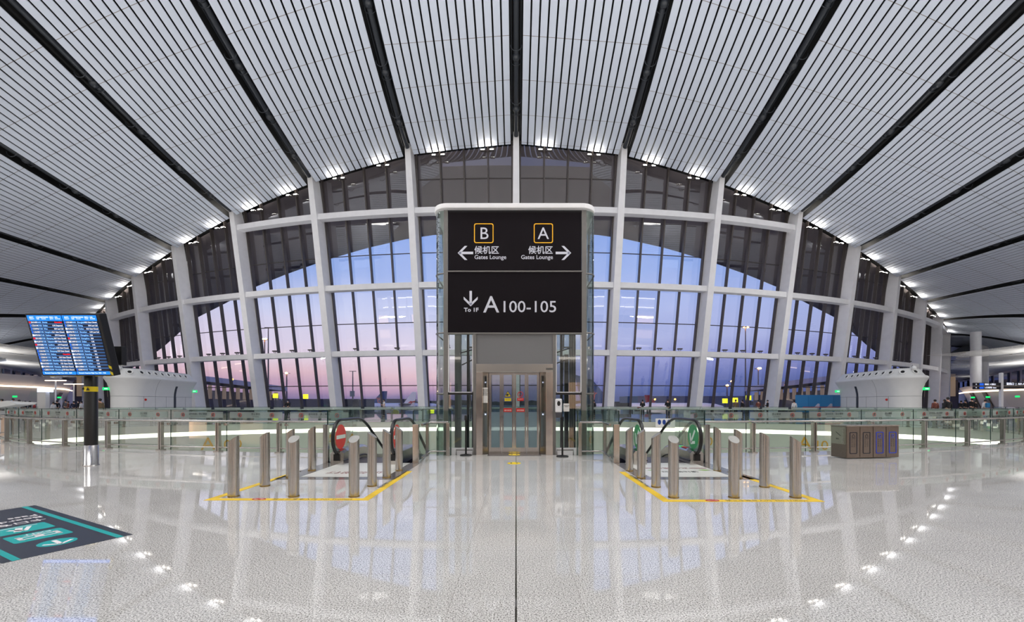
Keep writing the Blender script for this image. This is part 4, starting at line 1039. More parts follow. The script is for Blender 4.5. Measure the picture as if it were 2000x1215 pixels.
# ------------------------------------------------------------------ white ventilation kiosks
def kiosk(sg, lab):
    cx_, cy_ = sg*35.6, 41.0
    r = thing('ventilation_kiosk', lab, 'kiosk', (cx_, cy_, 0))
    ax = Vector((sg*.155, .988, 0)); sd = Vector((-ax.y, ax.x, 0))
    hl = 3.4
    def ring(rad, z, n=16, ext=0):
        p = []
        for e, a0 in ((1, -PI/2), (-1, PI/2)):
            for i in range(n+1):
                a = a0+PI*i/n; p.append(ax*(e*hl)+ (ax*cos(a)+sd*sin(a))*rad+Vector((0,0,z)))
        return p
    def shell(prof, name, m, par=r, lab=None):
        b = MB(); vs = []; rings = [ring(a, z) for a, z in prof]; n = len(rings[0]); fs = []
        for q in rings: vs += q
        for i in range(len(rings)-1):
            for j in range(n): fs.append((i*n+j, i*n+(j+1)%n, (i+1)*n+(j+1)%n, (i+1)*n+j))
        b.add(vs, fs, True); return b, rings
    b, rg = shell([(1.2,0),(1.2,2.0),(1.22,2.35),(1.3,2.8),(1.42,3.2),(1.58,3.5),(1.64,3.62)], '', None)
    body = part('body', b, M_bodyw, r)
    b, rg = shell([(1.64,3.62),(1.67,3.72),(1.6,3.84),(1.5,3.88),(1.42,3.9),(1.02,4.5),(.9,4.53)], '', None)
    b.add(rg[-1], [tuple(range(len(rg[-1])))])
    part('top_rim', b, M_bodyw, r)
    sm = MB()
    z = 2.05; p = ring(1.215, z); sm.tube(p, .012, 4, closed=True)
    for s in (-1, 1):
        for q in (-3.4, -1.9, -.4, 1.1, 2.6): sm.tube([ax*q+sd*s*1.215+Vector((0,0,zz)) for zz in (0, 2.05)], .01, 4)
        q = -1.9; sm.tube([ax*q+sd*s*(rad+.005)+Vector((0,0,zz)) for rad, zz in ((1.215,2.05),(1.22,2.35),(1.3,2.8),(1.42,3.2),(1.58,3.5),(1.64,3.62))], .01, 4)
    part('panel_seams', sm, M_greyp, body)
    out_ = Vector((0, 0, .66)); 
    # side visible from the hall is the one facing x=0
    ins = sd if sd.x*sg < 0 else -sd
    sl = (ins*.75+UP*.66).normalized()
    tot = 8.9; R1 = 1.22
    for i in range(10):
        s_ = .35+i*(tot/10)
        arc = PI*.62*R1
        if s_ < arc:
            q_ = PI*.62-s_/R1; o_ = (ins*cos(q_)-ax*sin(q_)); c = -ax*hl+o_*R1
        else: o_ = ins; c = ax*(-hl+s_-arc)+ins*R1
        c = c+Vector((0,0,4.2)); sl = (o_*.83+UP*.55).normalized(); tg = Vector((-o_.y, o_.x, 0)); up2 = tg.cross(sl)
        nz_ = MB(); k = 14
        def circ(rd, h): return [c+sl*h+(tg*cos(2*PI*j/k)+up2*sin(2*PI*j/k))*rd for j in range(k)]
        for (r0,h0),(r1,h1) in (((.27,0),(.25,.06)),((.25,.06),(.17,.05)),((.17,.05),(.13,.012))):
            A_, B_ = circ(r0,h0), circ(r1,h1); nz_.add(A_+B_, [(j,(j+1)%k,k+(j+1)%k,k+j) for j in range(k)], True)
        o = part('air_nozzle', nz_, M_bodyw, r)
        h_ = MB(); h_.add(circ(.14, .02), [tuple(range(k))]); part('nozzle_opening', h_, M_black, o)
    q = .9
    pr = ((1.2,.6),(1.2,2.05),(1.22,2.35),(1.3,2.8),(1.4,3.1))
    dsl = MB(); prev = None
    for rad, zz in pr:
        o_ = ins*(rad+.03)+Vector((0,0,zz)); rg_ = [ax*(q-.14)+o_-ins*.1, ax*(q+.14)+o_-ins*.1, ax*(q+.14)+o_, ax*(q-.14)+o_]
        if prev: dsl.hexa(prev, rg_)
        prev = rg_
    part('dark_slot', dsl, M_pipe, r)
    part('alarm_plate', MB().sphere(ax*-3.2+ins*1.22+Vector((0,0,1.75)), .11, 10), M_red, r)
    for e, sd_ in ((-1, 0), (1, 0)):
        c = (ax*-(hl+.9)-ins*1.15 if e < 0 else ax*(hl+.7)+ins*1.25)+Vector((0,0,2.7)); es = part('exit_sign', MB().obox(c, (1,0,0), (0,1,0), UP, .28, .04, .12), M_exit, r)
        part('exit_arrow', MB().obox(c+Vector((.03,-.05,0)), (1,0,0), (0,1,0), UP, .14, .01, .03), mat('display_white'), es)
    # camera dome on a swan neck at the near end
    dm = MB().tube([ax*-4.2+Vector((0,0,3.8)), ax*-4.2+Vector((0,0,4.6)), ax*-4.3+Vector((0,0,4.85)), ax*-4.5+Vector((0,0,4.85)), ax*-4.6+Vector((0,0,4.65))], .04, 6)
    cm = part('camera_arm', dm, M_bodyw, r); part('camera_dome', MB().sphere(ax*-4.6+Vector((0,0,4.5)), .2, 12), M_bodyw, cm)
    ld = bpy.data.lights.new('kiosk_uplight', 'AREA'); ld.shape = 'RECTANGLE'; ld.size = 1.4; ld.size_y = 6; ld.energy = KIOSK_W; ld.color = LAMP_COL
    lo = bpy.data.objects.new('kiosk_uplight', ld); COL.objects.link(lo); lo.location = (cx_, cy_, 4.56); lo.rotation_euler = (PI, 0, 0)
kiosk(-1, 'white rounded ventilation kiosk with round nozzles at the left side of the glass wall')
kiosk(1, 'white rounded ventilation kiosk with round nozzles at the right side of the glass wall')

# ------------------------------------------------------------------ side halls
M_wallw = vary(mat('curved_wall_white', (206,200,198), .5), .3, .04)
for sg, lb in ((-1, 'left'), (1, 'right')):
    pts = [(62, 36), (66, 47), (69.5, 60), (76, 70), (84, 78.5)]
    b = MB(); 
    zs, zt2 = (3.7, 5.3) if sg < 0 else (3.2, 4.15)
    for z0, o0, z1, o1 in ((0, 2.2, 3.2, .5), (3.2, .5, zt2, -.4)):
        for (x0,y0),(x1,y1) in zip(pts[:-1], pts[1:]):
            b.quad((sg*(x0+o0),y0,z0),(sg*(x1+o0),y1,z0),(sg*(x1+o1),y1,z1),(sg*(x0+o1),y0,z1))
    for (x0,y0),(x1,y1) in zip(pts[:-1], pts[1:]): b.quad((sg*(x0-.4),y0,zt2),(sg*(x1-.4),y1,zt2),(sg*(x1+9),y1+3,zt2),(sg*(x0+9),y0+3,zt2))
    struct(b.build('wall_'+lb, M_wallw))
    b = MB(); b.tube([(sg*(x-(.15 if sg < 0 else .3)), y, zs) for x, y in pts], .11, 6)
    tag(b.build('light_strip', M_warmstrip), 'slim white light strip running along the white wall at the far '+lb, 'light strip')
    for (x0,y0),(x1,y1),f,kk in ((pts[2],pts[3],.5,0),(pts[1],pts[2],.5,1),(pts[2],pts[3],.95,2)):
        px_, py_ = x0+(x1-x0)*f, y0+(y1-y0)*f; dd = (Vector((x1,y1,0))-Vector((x0,y0,0))).normalized(); dd.x *= sg
        rr_ = MB().hexa([Vector((sg*(px_+1.85),py_,.1))-dd*.6, Vector((sg*(px_+1.85),py_,.1))+dd*.6, Vector((sg*(px_+1.95),py_,.1))+dd*.6, Vector((sg*(px_+1.95),py_,.1))-dd*.6],
                        [Vector((sg*(px_+.25),py_,3.1))-dd*.6, Vector((sg*(px_+.25),py_,3.1))+dd*.6, Vector((sg*(px_+.4),py_,3.1))+dd*.6, Vector((sg*(px_+.4),py_,3.1))-dd*.6])
        struct(rr_.build('door_%d' % (kk+1+(0 if sg < 0 else 3)), mat('wall_opening_grey', (120,112,108), .5)))
    for i, (x, y, d_) in enumerate(((78.5, 71, 1.25), (90.5, 80.5, 1.25))):
        c = tag(MB().lathe([(d_*.55,0),(d_*.55,13.5)], (0,0,0), 28).build('round_column', M_white, loc=(sg*x, y, 0)), 'round white %s column standing behind the white wall at the far %s' % (('nearer','farther')[i], lb), 'column')
    for i in range(4):
        (x0,y0),(x1,y1) = pts[1+i//2], pts[2+i//2]; f = .25+.5*(i%2)
        e_ = tag(MB().box(-.28,.28,-.05,.05,-.12,.12).build('exit_sign', M_exit, loc=(sg*(x0+(x1-x0)*f-.2), y0+(y1-y0)*f, 2.3)), 'green exit sign on the white wall at the far %s, %s from its near end' % (lb, ORD[i]), 'exit sign', 'small green exit signs on the far walls')
    # windows of the pier beyond
    P0, P1 = Vector((112, 90, 0)), Vector((184, 178, 0)); dv = P1-P0; an = math.atan2(dv.y, sg*dv.x)
    def M_(v): return Vector((sg*v.x, v.y, v.z))
    for i in range(14):
        c = P0+dv*(i+.5)/14; o = MB().box(-2.2, 2.2, -.15, .15, 6.2, 8.9).build('window_%d' % (21+i+(14 if sg > 0 else 0)), mat('far_window', (56,66,92), .15), None, 0, M_(c)+Vector((-.35*sg,0,0))); o.rotation_euler = (0,0,an); struct(o)
    b = MB(); b.hexa([M_(P0), M_(P1), M_(P1+Vector((1,0,0))), M_(P0+Vector((1,0,0)))], [M_(P0)+UP*12, M_(P1)+UP*12, M_(P1+Vector((1,0,0)))+UP*12, M_(P0+Vector((1,0,0)))+UP*12])
    struct(b.build('wall_pier_'+lb, M_wallw))
    b = MB()   # striped ceiling of the pier
    xx = 70.0
    while xx < 200:
        w_ = .55; j = int(round((xx-70)/.7)) % 16
        if j < 15:
            ya, yb_ = max(40, (xx-88)*1.0+56), min(200, 88.8+(xx-92.6)*1.014 if xx > 75 else 71)
            n_ = 8; P_ = [ya+(yb_-ya)*q/n_ for q in range(n_+1)]
            def zc_(x, y): return 9.2+.6*sin((y-x)*.06)+2.3*math.exp(-(y-ya)/14)
            for y0_, y1_ in zip(P_[:-1], P_[1:]): b.quad((sg*xx,y0_,zc_(xx,y0_)),(sg*(xx+w_),y0_,zc_(xx,y0_)),(sg*(xx+w_),y1_,zc_(xx,y1_)),(sg*xx,y1_,zc_(xx,y1_)))
        xx += .7
    struct(b.build('ceiling_pier_'+lb, mat('pier_ceiling_white', (205,203,200), .6)))
    b = MB().add([(sg*86,80,12.3),(sg*120,92,12.3),(sg*215,170,12.3),(sg*215,212,12.3),(sg*92.6,88.4,12.3)], [(0,1,2,3,4)]); struct(b.build('ceiling_pier_void_'+lb, M_black))
    for (x, y) in ((80, 60), (104, 82), (140, 122)):
        area('pier_fill_up', (sg*x, y, 4.6), 5, 5, 1500)  # unseen fill added to brighten the pier ceiling
# hanging signs at the right
hs = thing('hanging_sign', 'white post carrying dark direction signs with blue pictograms at the far right', 'sign', (52.5, 45, 0))
part('post', MB().box(-.12, .12, -.12, .12, 0, 4.7), M_white, hs)
for z0, z1, xa, xb in ((3.28, 3.62, -3.0, -.15), (2.92, 3.24, -3.0, -.15), (3.3, 3.68, .15, 4.2), (3.02, 3.26, .15, 4.2)):
    s_ = part('sign_panel', MB().box(xa, xb, -.1, .1, z0, z1), mat('sign_navy', (14,22,36), .4), hs)
    if xa < 0:
        part('pictogram', MB().box(xa+.55, xa+1.0, -.11, -.1, z0+.06, z1-.06), mat('sign_blue_lit', (20,90,210), .4, 0, (20,90,220), .8), s_)
        text('sign_lettering', '+', .3, M_sctext, (xa+.1, -.11, z0+.07), (1,0,0), UP, s_, 'LEFT', .01)
        text('sign_lettering', '候机区  A 登机口' if z0 > 3.2 else 'A 行李提取  Gates', .2, M_sctext, (xa+1.1, -.11, z0+.1), (1,0,0), UP, s_, 'LEFT', .01, .01, .8)
    elif z1 > 3.5: text('sign_lettering', '登机口  |  A01-A17', .28, M_sctext, (xa+.3, -.11, z0+.1), (1,0,0), UP, s_, 'LEFT', .01, .02, 1.0)
# left hall: kiosk pillar with bright screens and T-shaped lamps
kp = thing('information_pillar', 'white information pillar with a glowing blue-white top in the crowd at the far left', 'pillar', (-50.6, 44.5, 0))
part('panel', MB().box(-.45, .45, -.2, .2, .6, 2.6), mat('paper_white'), kp)
part('lit_head', MB().box(-.55, .75, -.1, .3, 2.6, 3.0), mat('lit_screen', (220,230,255), .5, 0, (214,226,255), 2.0), kp)
for i, (x, y) in enumerate(((-51.5, 46.5), (-53.2, 50), (-53, 57))):
    tl_ = thing('lamp_post', 'T-shaped lamp post with a glowing white bar, %s from the left, in the left hall' % ORD[i], 'lamp', (x, y, 0), 0, 'T-shaped lamps in the left hall')
    part('pole', MB().box(-.05, .05, -.05, .05, 0, 3.7+.25*(i<1)), M_white, tl_)
    part('light_bar', MB().box(-1.1, 1.1, -.1, .1, 3.65+.25*(i<1), 3.75+.25*(i<1)), M_warmstrip, tl_)
# white sloping desk edge at the far left
dk = tag(MB().hexa([(-2.2,-.5,.7),(1.6,-.5,1.35),(1.6,.6,1.35),(-2.2,.6,.7)], [(-2.2,-.6,1.25),(1.0,-.6,1.62),(1.7,.7,1.5),(-2.2,.7,1.25)]).build('service_desk', M_bodyw, loc=(-37.6, 30.5, 0)), 'white sloping service desk at the left edge behind the balustrade', 'desk')
cs_ = tag(MB().box(-.55,.55,-.4,.4,0,.9).build('desk_cabinet', M_bodyw, dk, loc=(-.6,.05,0)), 'x', 'x'); del cs_['label'], cs_['category']
# banner wall by the right windows
bw = thing('banner_stand', 'blue sky-patterned banner boards standing by the right windows', 'banner', (34.6, 47.6, 0))
for i in range(4):
    m_ = mat('banner_blue', (44,120,178), .5) if i != 9 else None
    q = part('banner_board', MB().box(-2.6+1.45*i, -2.6+1.45*i+1.43, 0, .06, .35, 2.35), m_, bw)
    if i in (1, 2, 3): part('banner_cloud', MB().poly([(.1,0),(1.3,0),(1.3,.95),(1.1,1.0),(.6,.5),(.1,.3)], (-2.6+1.45*i, -.005, .38), (1,0,0), (0,0,1), .004), mat('banner_cloud', (176,182,206), .5), q)
for q in range(5): part('foot', MB().box(-2.6+1.45*q-.03, -2.6+1.45*q+.03, -.2, .2, 0, .36), M_greyp, bw)
part('red_belt', MB().box(-2.0, 3.2, -.35, -.33, .92, 1.0), M_red, bw)

# hall behind the viewer: shop fronts, seen only in reflections
M_shop = vary(mat('shop_wall_warm', (204,199,194), .6), .3, .05)
bk = MB().box(-62, 62, -16.6, -16, 0, 40); struct(bk.build('wall_back', M_shop))
for sg, lb in ((-1,'left_near'),(1,'right_near')): struct(MB().box(sg*62.3-.3, sg*62.3+.3, -16, 36, 0, 21).build('wall_'+lb, M_shop))

# shop fronts, columns and light lines added behind the viewer for steel to reflect
M_shopd = mat('shop_opening_dark', (30,28,28), .4); M_shopl = mat('added_shop_glow', (250,214,180), .5, 0, (255,206,160), 1.3); M_scol = mat('shop_column', (150,140,132), .5)
q = 0
for i in range(15):
    x = -58+8.2*i; q += 1
    struct(MB().box(x-3.2, x+3.2, -16, -15.8, 0, 3.3).build('door_%d' % (10+q), M_shopd))
    if i % 2 == 0: struct(MB().box(x-2.6, x+2.6, -15.8, -15.7, .9, 3.4).build('window_%d' % (60+q), M_shopl))  # glowing panel added as a shop window, only to be reflected
    struct(MB().box(x+3.6, x+4.6, -15.9, -15.2, 0, 9).build('trim_%d' % (10+q), M_scol))
struct(MB().box(-62, 62, -15.9, -15.6, 4.6, 5.3).build('trim_40', M_scol)); struct(MB().box(-62, 62, -15.9, -15.6, 8.6, 12).build('trim_41', M_shopd))
for i, z in enumerate((5.6, 8.2)):
    for sg in (-1, 1):
        o = MB().box(sg*4 if sg > 0 else -58, 58 if sg > 0 else -4, -15.75, -15.6, z, z+.22).build('light_strip', M_strip); struct(o)  # unseen glowing strip added for its reflection in the glass
# ------------------------------------------------------------------ people
def skin_mesh(J, E_, Rr, root=0, sub=1):
    me = bpy.data.meshes.new('sk'); me.from_pydata([tuple(j) for j in J], E_, []); o = bpy.data.objects.new('sk', me); COL.objects.link(o)
    sk = o.modifiers.new('s', 'SKIN'); sk.use_smooth_shade = True
    for i, v in enumerate(me.skin_vertices[0].data): v.radius = Rr[i] if isinstance(Rr[i], tuple) else (Rr[i], Rr[i]); v.use_root = (i == root)
    ss_ = o.modifiers.new('b', 'SUBSURF'); ss_.levels = sub
    dg = bpy.context.evaluated_depsgraph_get(); m2 = bpy.data.meshes.new_from_object(o.evaluated_get(dg))
    bpy.data.objects.remove(o); bpy.data.meshes.remove(me); return m2
M_skin = mat('skin', (196,150,126), .5); M_hair = mat('hair_black', (16,14,14), .5); M_mask = mat('mask_blue', (160,196,220), .6); M_shoe = mat('shoe_dark', (24,24,26), .5)
def person(x, y, rz, label, top, legs, h=1.72, arms='down', pack=None, hood=None, group=None, lean=0.0, short=False, child=False):
    r = thing('person', label, 'person', (x, y, 0), rz, group); s = h/1.72
    def A(v): return Vector((v[0]*s, (v[1]+lean*max(0, v[2]-.9))*s, v[2]*s))
    if arms == 'phone': el = (.23, .02, 1.14); wr = (.1, .25, 1.2)
    elif arms == 'rail': el = (.27, .2, 1.2); wr = (.22, .42, 1.12)
    else: el = (.25, -.03, 1.15); wr = (.25, .06, .91)
    J = [(0,0,.95),(0,0,1.12),(0,-.01,1.3),(0,-.01,1.43),(0,0,1.52),(0,.02,1.6),(0,.02,1.68)]
    R0 = [(.14,.1),(.125,.095),(.15,.11),(.12,.09),.05,(.075,.085),(.07,.08)]; E_ = [(0,1),(1,2),(2,3),(3,4),(4,5),(5,6)]
    def chain(par, pts, rs):
        for p, q in zip(pts, rs):
            J.append(p); R0.append(q); E_.append((par, len(J)-1)); par = len(J)-1
        return par
    for sg in (-1, 1):
        w = chain(3, [(sg*.17,-.01,1.42),(sg*.5*(.17+el[0]), .5*el[1], .5*(1.42+el[2])),(sg*el[0],el[1],el[2]),(sg*wr[0],wr[1],wr[2])], [.062,.05,.042,.03])
        d = (Vector((sg*wr[0],wr[1],wr[2]))-Vector((sg*el[0],el[1],el[2]))).normalized()
        pm = Vector((sg*wr[0],wr[1],wr[2]))+d*.07; pi = chain(w, [tuple(pm)], [(.036,.02)])
        chain(0, [(sg*.09,0,.88),(sg*.1,.01,.5),(sg*.1,-.02,.1),(sg*.11,.1,.04)], [.09,.062,.042,.04])
    me = skin_mesh([A(j) for j in J], E_, [tuple(q*s for q in (t_ if isinstance(t_, tuple) else (t_, t_))) for t_ in R0])
    me.materials.append(M_skin); b = bpy.data.objects.new('body', me); COL.objects.link(b); b.parent = r
    # fingers, thumb, nose and ears
    f = MB()
    for sg in (-1, 1):
        W_ = Vector((sg*wr[0],wr[1],wr[2])); d = (W_-Vector((sg*el[0],el[1],el[2]))).normalized(); sd = d.cross(Vector((0,0,1))); sd = sd.normalized() if sd.length > .1 else Vector((0,1,0))
        cu = d.cross(sd)
        for q, ln in ((-.028,.07),(-.01,.082),(.01,.076),(.028,.06)):
            p = W_+d*.1+sd*q; f.tube([A(p), A(p+d*ln*.5+cu*.008), A(p+d*ln*.9+cu*.03)], .0085*s, 6)
        p = W_+d*.045+sd*(-.03*sg); f.tube([A(p), A(p+d*.035-sd*.025*sg), A(p+d*.07-sd*.03*sg)], .0095*s, 6)
        f.sphere(A((sg*.083,.01,1.635)), .022*s, 6, (.5,1,1.3))
        f.sphere(A((sg*.03,.098,1.655)), .009*s, 6)
    f.tube([A((0,.095,1.66)), A((0,.115,1.63)), A((0,.1,1.62))], .011*s, 6)
    part('face_and_fingers', f, M_skin, b)
    part('face_mask', MB().sphere(A((0,.06,1.6)), .062*s, 10, (1,.75,.75)), M_mask, r)
    def clothes(nm, idxJ, m, grow, drop=()):
        pass
    # jacket
    J2 = [(0,0,.9),(0,0,1.12),(0,-.01,1.3),(0,-.01,1.43),(0,0,1.49)]; Q2 = [(.165,.125),(.15,.12),(.175,.135),(.15,.11),.062]; E2 = [(0,1),(1,2),(2,3),(3,4)]
    for sg in (-1, 1):
        pr = 3; pts = [(sg*.18,-.01,1.42),(sg*.5*(.18+el[0]), .5*el[1], .5*(1.42+el[2]))]; rs = [.078,.064]
        if not short: pts += [(sg*el[0],el[1],el[2]),(sg*(wr[0]*.92+el[0]*.08),wr[1]*.92+el[1]*.08,wr[2]*.92+el[2]*.08)]; rs += [.056,.044]
        for p, q in zip(pts, rs): J2.append(p); Q2.append(q); E2.append((pr, len(J2)-1)); pr = len(J2)-1
    me = skin_mesh([A(j) for j in J2], E2, [tuple(q*s for q in (t_ if isinstance(t_, tuple) else (t_, t_))) for t_ in Q2]); me.materials.append(top)
    o = bpy.data.objects.new('jacket' if not short else 'shirt', me); COL.objects.link(o); o.parent = r
    J3 = [(0,0,.97)]; Q3 = [(.15,.11)]; E3 = []
    for sg in (-1, 1):
        pr = 0
        for p, q in zip([(sg*.09,0,.88),(sg*.1,.01,.5),(sg*.1,-.02,.1)], [.1,.078,.062]): J3.append(p); Q3.append(q); E3.append((pr, len(J3)-1)); pr = len(J3)-1
    me = skin_mesh([A(j) for j in J3], E3, [tuple(q*s for q in (t_ if isinstance(t_, tuple) else (t_, t_))) for t_ in Q3]); me.materials.append(legs)
    o = bpy.data.objects.new('trousers', me); COL.objects.link(o); o.parent = r
    for sg in (-1, 1): part('shoe', MB().tube([A((sg*.1,-.07,.045)), A((sg*.105,.04,.045)), A((sg*.11,.16,.035))], [.045*s,.05*s,.035*s], 8), M_shoe, r)
    hm = M_hair if hood is None else hood
    part('hair' if hood is None else 'hood', MB().sphere(A((0,-.012,1.665)), .1*s, 12, (.93,1.05,1.0)) , hm, r)
    if pack: part('backpack', MB().box(-.15*s,.15*s,-.3*s,-.12*s,1.02*s,1.45*s), pack, r, .04)
    return r
c_blk = mat('cloth_black', (20,20,24), .8); c_nav = mat('cloth_navy', (36,40,60), .8); c_tan = mat('cloth_olive', (104,88,62), .8); c_wht = mat('cloth_white', (214,214,216), .8)
c_gry = mat('cloth_grey', (92,92,98), .8); c_red = mat('cloth_red', (140,30,34), .8); c_blu = mat('cloth_blue', (30,110,160), .8); c_brn = mat('cloth_brown', (110,60,50), .8); c_den = mat('denim', (42,50,74), .8)
def px(xpix, d): return (xpix-CX)*d/FPX
PL = [
 (750, 43, PI*.65, 'person in a white T-shirt and mask looking at a phone, standing by the left windows', c_wht, c_blk, dict(arms='phone', short=True, h=1.8)),
 (564, 42, PI, 'person in black leaning on the far balustrade by the left windows', c_blk, c_blk, dict(arms='rail', lean=.25)),
 (1255, 43, 0, 'person in a black hooded jacket looking down, second from the lift at the right windows', c_blk, c_blk, dict(arms='phone', h=1.74)),
 (1304, 42, 0, 'person in black seen from behind at the middle of the right windows', c_blk, c_nav, dict(h=1.8, arms='phone')),
 (1160, 44, .6, 'person in dark clothes just right of the lift by the windows', c_blk, c_blk, dict()),
 (1437, 42, 0, 'person in an olive coat standing with a companion at the right windows', c_tan, c_blk, dict(h=1.76)),
 (1450, 42.5, .5, 'person in a dark jacket turning to the olive coat at the right windows', c_blk, c_nav, dict()),
 (1481, 44, 0, 'person in brown by the right windows, left one of the pair near the leaning column', c_brn, c_gry, dict(arms='phone')),
 (1499, 44, 1.2, 'person in a black cap and jacket, right one of the pair near the leaning column', c_blk, c_blk, dict(arms='phone')),
 (1551, 42, 0, 'person in a white hooded coat standing left of the blue banner boards', c_wht, c_gry, dict(h=1.66, hood=mat('cloth_hood_black', (22,22,24), .8))),
 (195, 29, PI/2, 'person in olive behind the black display pole at the left', c_tan, c_tan, dict(h=1.74)),
 (1826, 33, 0, 'person in a brown jacket, leftmost of the people at the far right', c_brn, c_blk, dict(h=1.7)),
 (1851, 30, 0, 'large person in a black padded jacket at the far right', c_blk, c_blk, dict(h=1.84)),
 (1845, 31.5, .3, 'person half hidden behind the large black padded jacket at the far right', c_blk, c_blk, dict(h=1.7)),
 (1877, 44, 0, 'person in black left of the child on shoulders, at the far right', c_blk, c_blk, dict(h=1.66)),
 (1885, 43, 0, 'person in a black coat directly left of the carried child at the far right', c_blk, c_nav, dict(h=1.72)),
 (1898, 41, 0, 'person in black near the raised dark head at the far right', c_blk, c_blk, dict(h=1.86)),
 (1905, 42, .2, 'person in black left of the white coat at the far right', c_blk, c_blk, dict(h=1.66)),
 (1924, 38, 0, 'person in a white coat with a blue backpack at the far right', c_wht, c_blu, dict(h=1.72, pack=c_blu)),
 (3, 33, 2.6, 'person in dark clothes at the very left edge behind the desk', c_nav, c_blk, dict(h=1.74)),
 (25, 36, PI, 'person with dark hair and a mask behind the white desk at the left', c_blu, c_den, dict(h=1.8)),
 (37, 40, 2.7, 'person in a white coat right of the desk at the far left', c_wht, c_den, dict(h=1.7)),
 (44, 44, 2, 'person in a grey coat right of the white coat at the far left', c_gry, c_blk, dict(h=1.6)),
 (49, 45, 2, 'person in black standing left of the one in the dark coat at the far left', c_blk, c_blk, dict(h=1.62)),
 (58, 43, 2.2, 'person in a dark coat left of the red jacket at the far left', c_blk, c_nav, dict(h=1.6)),
 (67, 38, 2.5, 'person in a red jacket sitting low left of the information pillar', c_red, c_red, dict(h=1.45)),
 (104, 42, 1.5, 'person in white just right of the information pillar', c_wht, c_blk, dict(h=1.5)),
 (111, 46, 1.2, 'person in black right of the information pillar', c_blk, c_blk, dict(h=1.68)),
 (128, 48, 1.2, 'person with raised dark head in the middle of the left hall crowd', c_gry, c_blk, dict(h=1.74)),
 (133, 45, 2.2, 'person in a brown jacket in the left hall crowd', c_brn, c_nav, dict(h=1.6)),
 (144, 44, 1, 'person in navy in the left hall crowd, second from the pole', c_nav, c_blk, dict(h=1.6)),
 (153, 47, 2.4, 'person in black nearest the display pole in the left hall crowd', c_blk, c_blk, dict(h=1.66)),
 (159, 44, 1.8, 'person in a white jacket nearest the display pole in the left hall crowd', c_wht, c_blk, dict(h=1.6)),
]
for xp, d, rz, lab, tp, lg, kw in PL:
    person(px(xp, d), d, rz, lab, tp, lg, **kw)
def hand_phone(xp, d): pass

# ------------------------------------------------------------------ outside: apron, aircraft, buildings
GZ = -4.6
ap = MB().quad((-900, 53, GZ), (900, 53, GZ), (900, 1500, GZ), (-900, 1500, GZ)); ap = ap.build('floor_apron', M_apr); struct(ap)
tr = MB(); vs = []; fs = []; n = 160
random.seed(3)
for i in range(n+1):
    x = -900+1800*i/n; vs += [(x, 900, GZ), (x, 900, 3.0+3.5*random.random()+2*sin(i*.3))]
for i in range(n): fs.append((2*i, 2*i+1, 2*i+3, 2*i+2))
tl_ = MB().add(vs, fs); tl_.add([(v[0], v[1]+30, v[2]) for v in vs], [f[::-1] for f in fs]); 
for i in range(n): tl_.add([vs[2*i+1], vs[2*i+3], (vs[2*i+3][0], 930, vs[2*i+3][2]), (vs[2*i+1][0], 930, vs[2*i+1][2])], [(0,1,2,3)])
tag(tl_.build('treeline', mat('distant_trees', (34,38,46), .9)), 'dark distant line of trees along the horizon beyond the apron', 'trees', None, 'stuff')
M_plane = mat('aircraft_white', (222,212,214), .35); M_bfin = mat('fin_blue', (24,66,122), .4); M_pem = mat('emblem_pink', (214,110,100), .4); M_rfin = mat('fin_red', (170,30,40), .4)
def plane(name, label, x0, y, ln, dirx, finm, finx, finz, s=1.0, em=None):
    """fuselage lying along x from x0 (tail) in direction dirx"""
    r = thing('aircraft', label, 'aircraft', (x0, y, 0)); cz = -1.35*s+.68
    R_ = 2.0*s; prof = [(0,.3),(1.5,.55),(4,.85),(8,1.0),(ln-6,1.0),(ln-3,.88),(ln-1,.6),(ln,.15)]
    part('fuselage', MB().tube([(dirx*a, 0, cz+(1-q)*R_*(.7 if a < 9 else 0)) for a, q in prof], [q*R_ for a, q in prof], 20), M_plane, r)
    wd = MB()
    for i in range(int((ln-12)/1.2)): wd.box(dirx*(8+i*1.2)-.15, dirx*(8+i*1.2)+.15, -R_*.985-.01, -R_*.97, cz+.25, cz+.6)
    part('cabin_windows', wd, M_dktext, r)
    pts = finm[1]; b = MB(); 
    b.hexa([(dirx*a, -.15, z) for a, z in pts], [(dirx*a, .15, z) for a, z in pts]); fin = part('tail_fin', b, finm[0], r)
    for s_ in (-1, 1): part('tailplane', MB().hexa([(dirx*.5, 0, cz+1.4), (dirx*4.5, 0, cz+1.4), (dirx*1.5, s_*6, cz+1.6), (dirx*0, s_*6, cz+1.6)], [(dirx*.5, 0, cz+1.6), (dirx*4.5, 0, cz+1.6), (dirx*1.5, s_*6, cz+1.7), (dirx*0, s_*6, cz+1.7)]), M_plane, r)
    part('wing', MB().hexa([(dirx*ln*.4, 0, cz-1.2),(dirx*ln*.58, 0, cz-1.2),(dirx*ln*.42, -15, cz-.4),(dirx*ln*.38, -15, cz-.4)], [(dirx*ln*.4, 0, cz-.8),(dirx*ln*.58, 0, cz-.8),(dirx*ln*.42, -15, cz-.3),(dirx*ln*.38, -15, cz-.3)]), M_plane, r)
    part('engine', MB().tube([(dirx*(ln*.48-1.5), -6, cz-1.9), (dirx*(ln*.48+.5), -6, cz-1.9), (dirx*(ln*.48+2.2), -6, cz-1.9)], [.7, 1.0, .9], 14), M_greyp, r)
    for a in (ln*.45, ln-5): part('landing_gear', MB().tube([(dirx*a, -.5, cz-1.5), (dirx*a, -.5, GZ+.5)], .15, 6).tube([(dirx*a, -1, GZ+.5), (dirx*a, 0, GZ+.5)], .5, 12), M_pipe, r)
    return r, fin
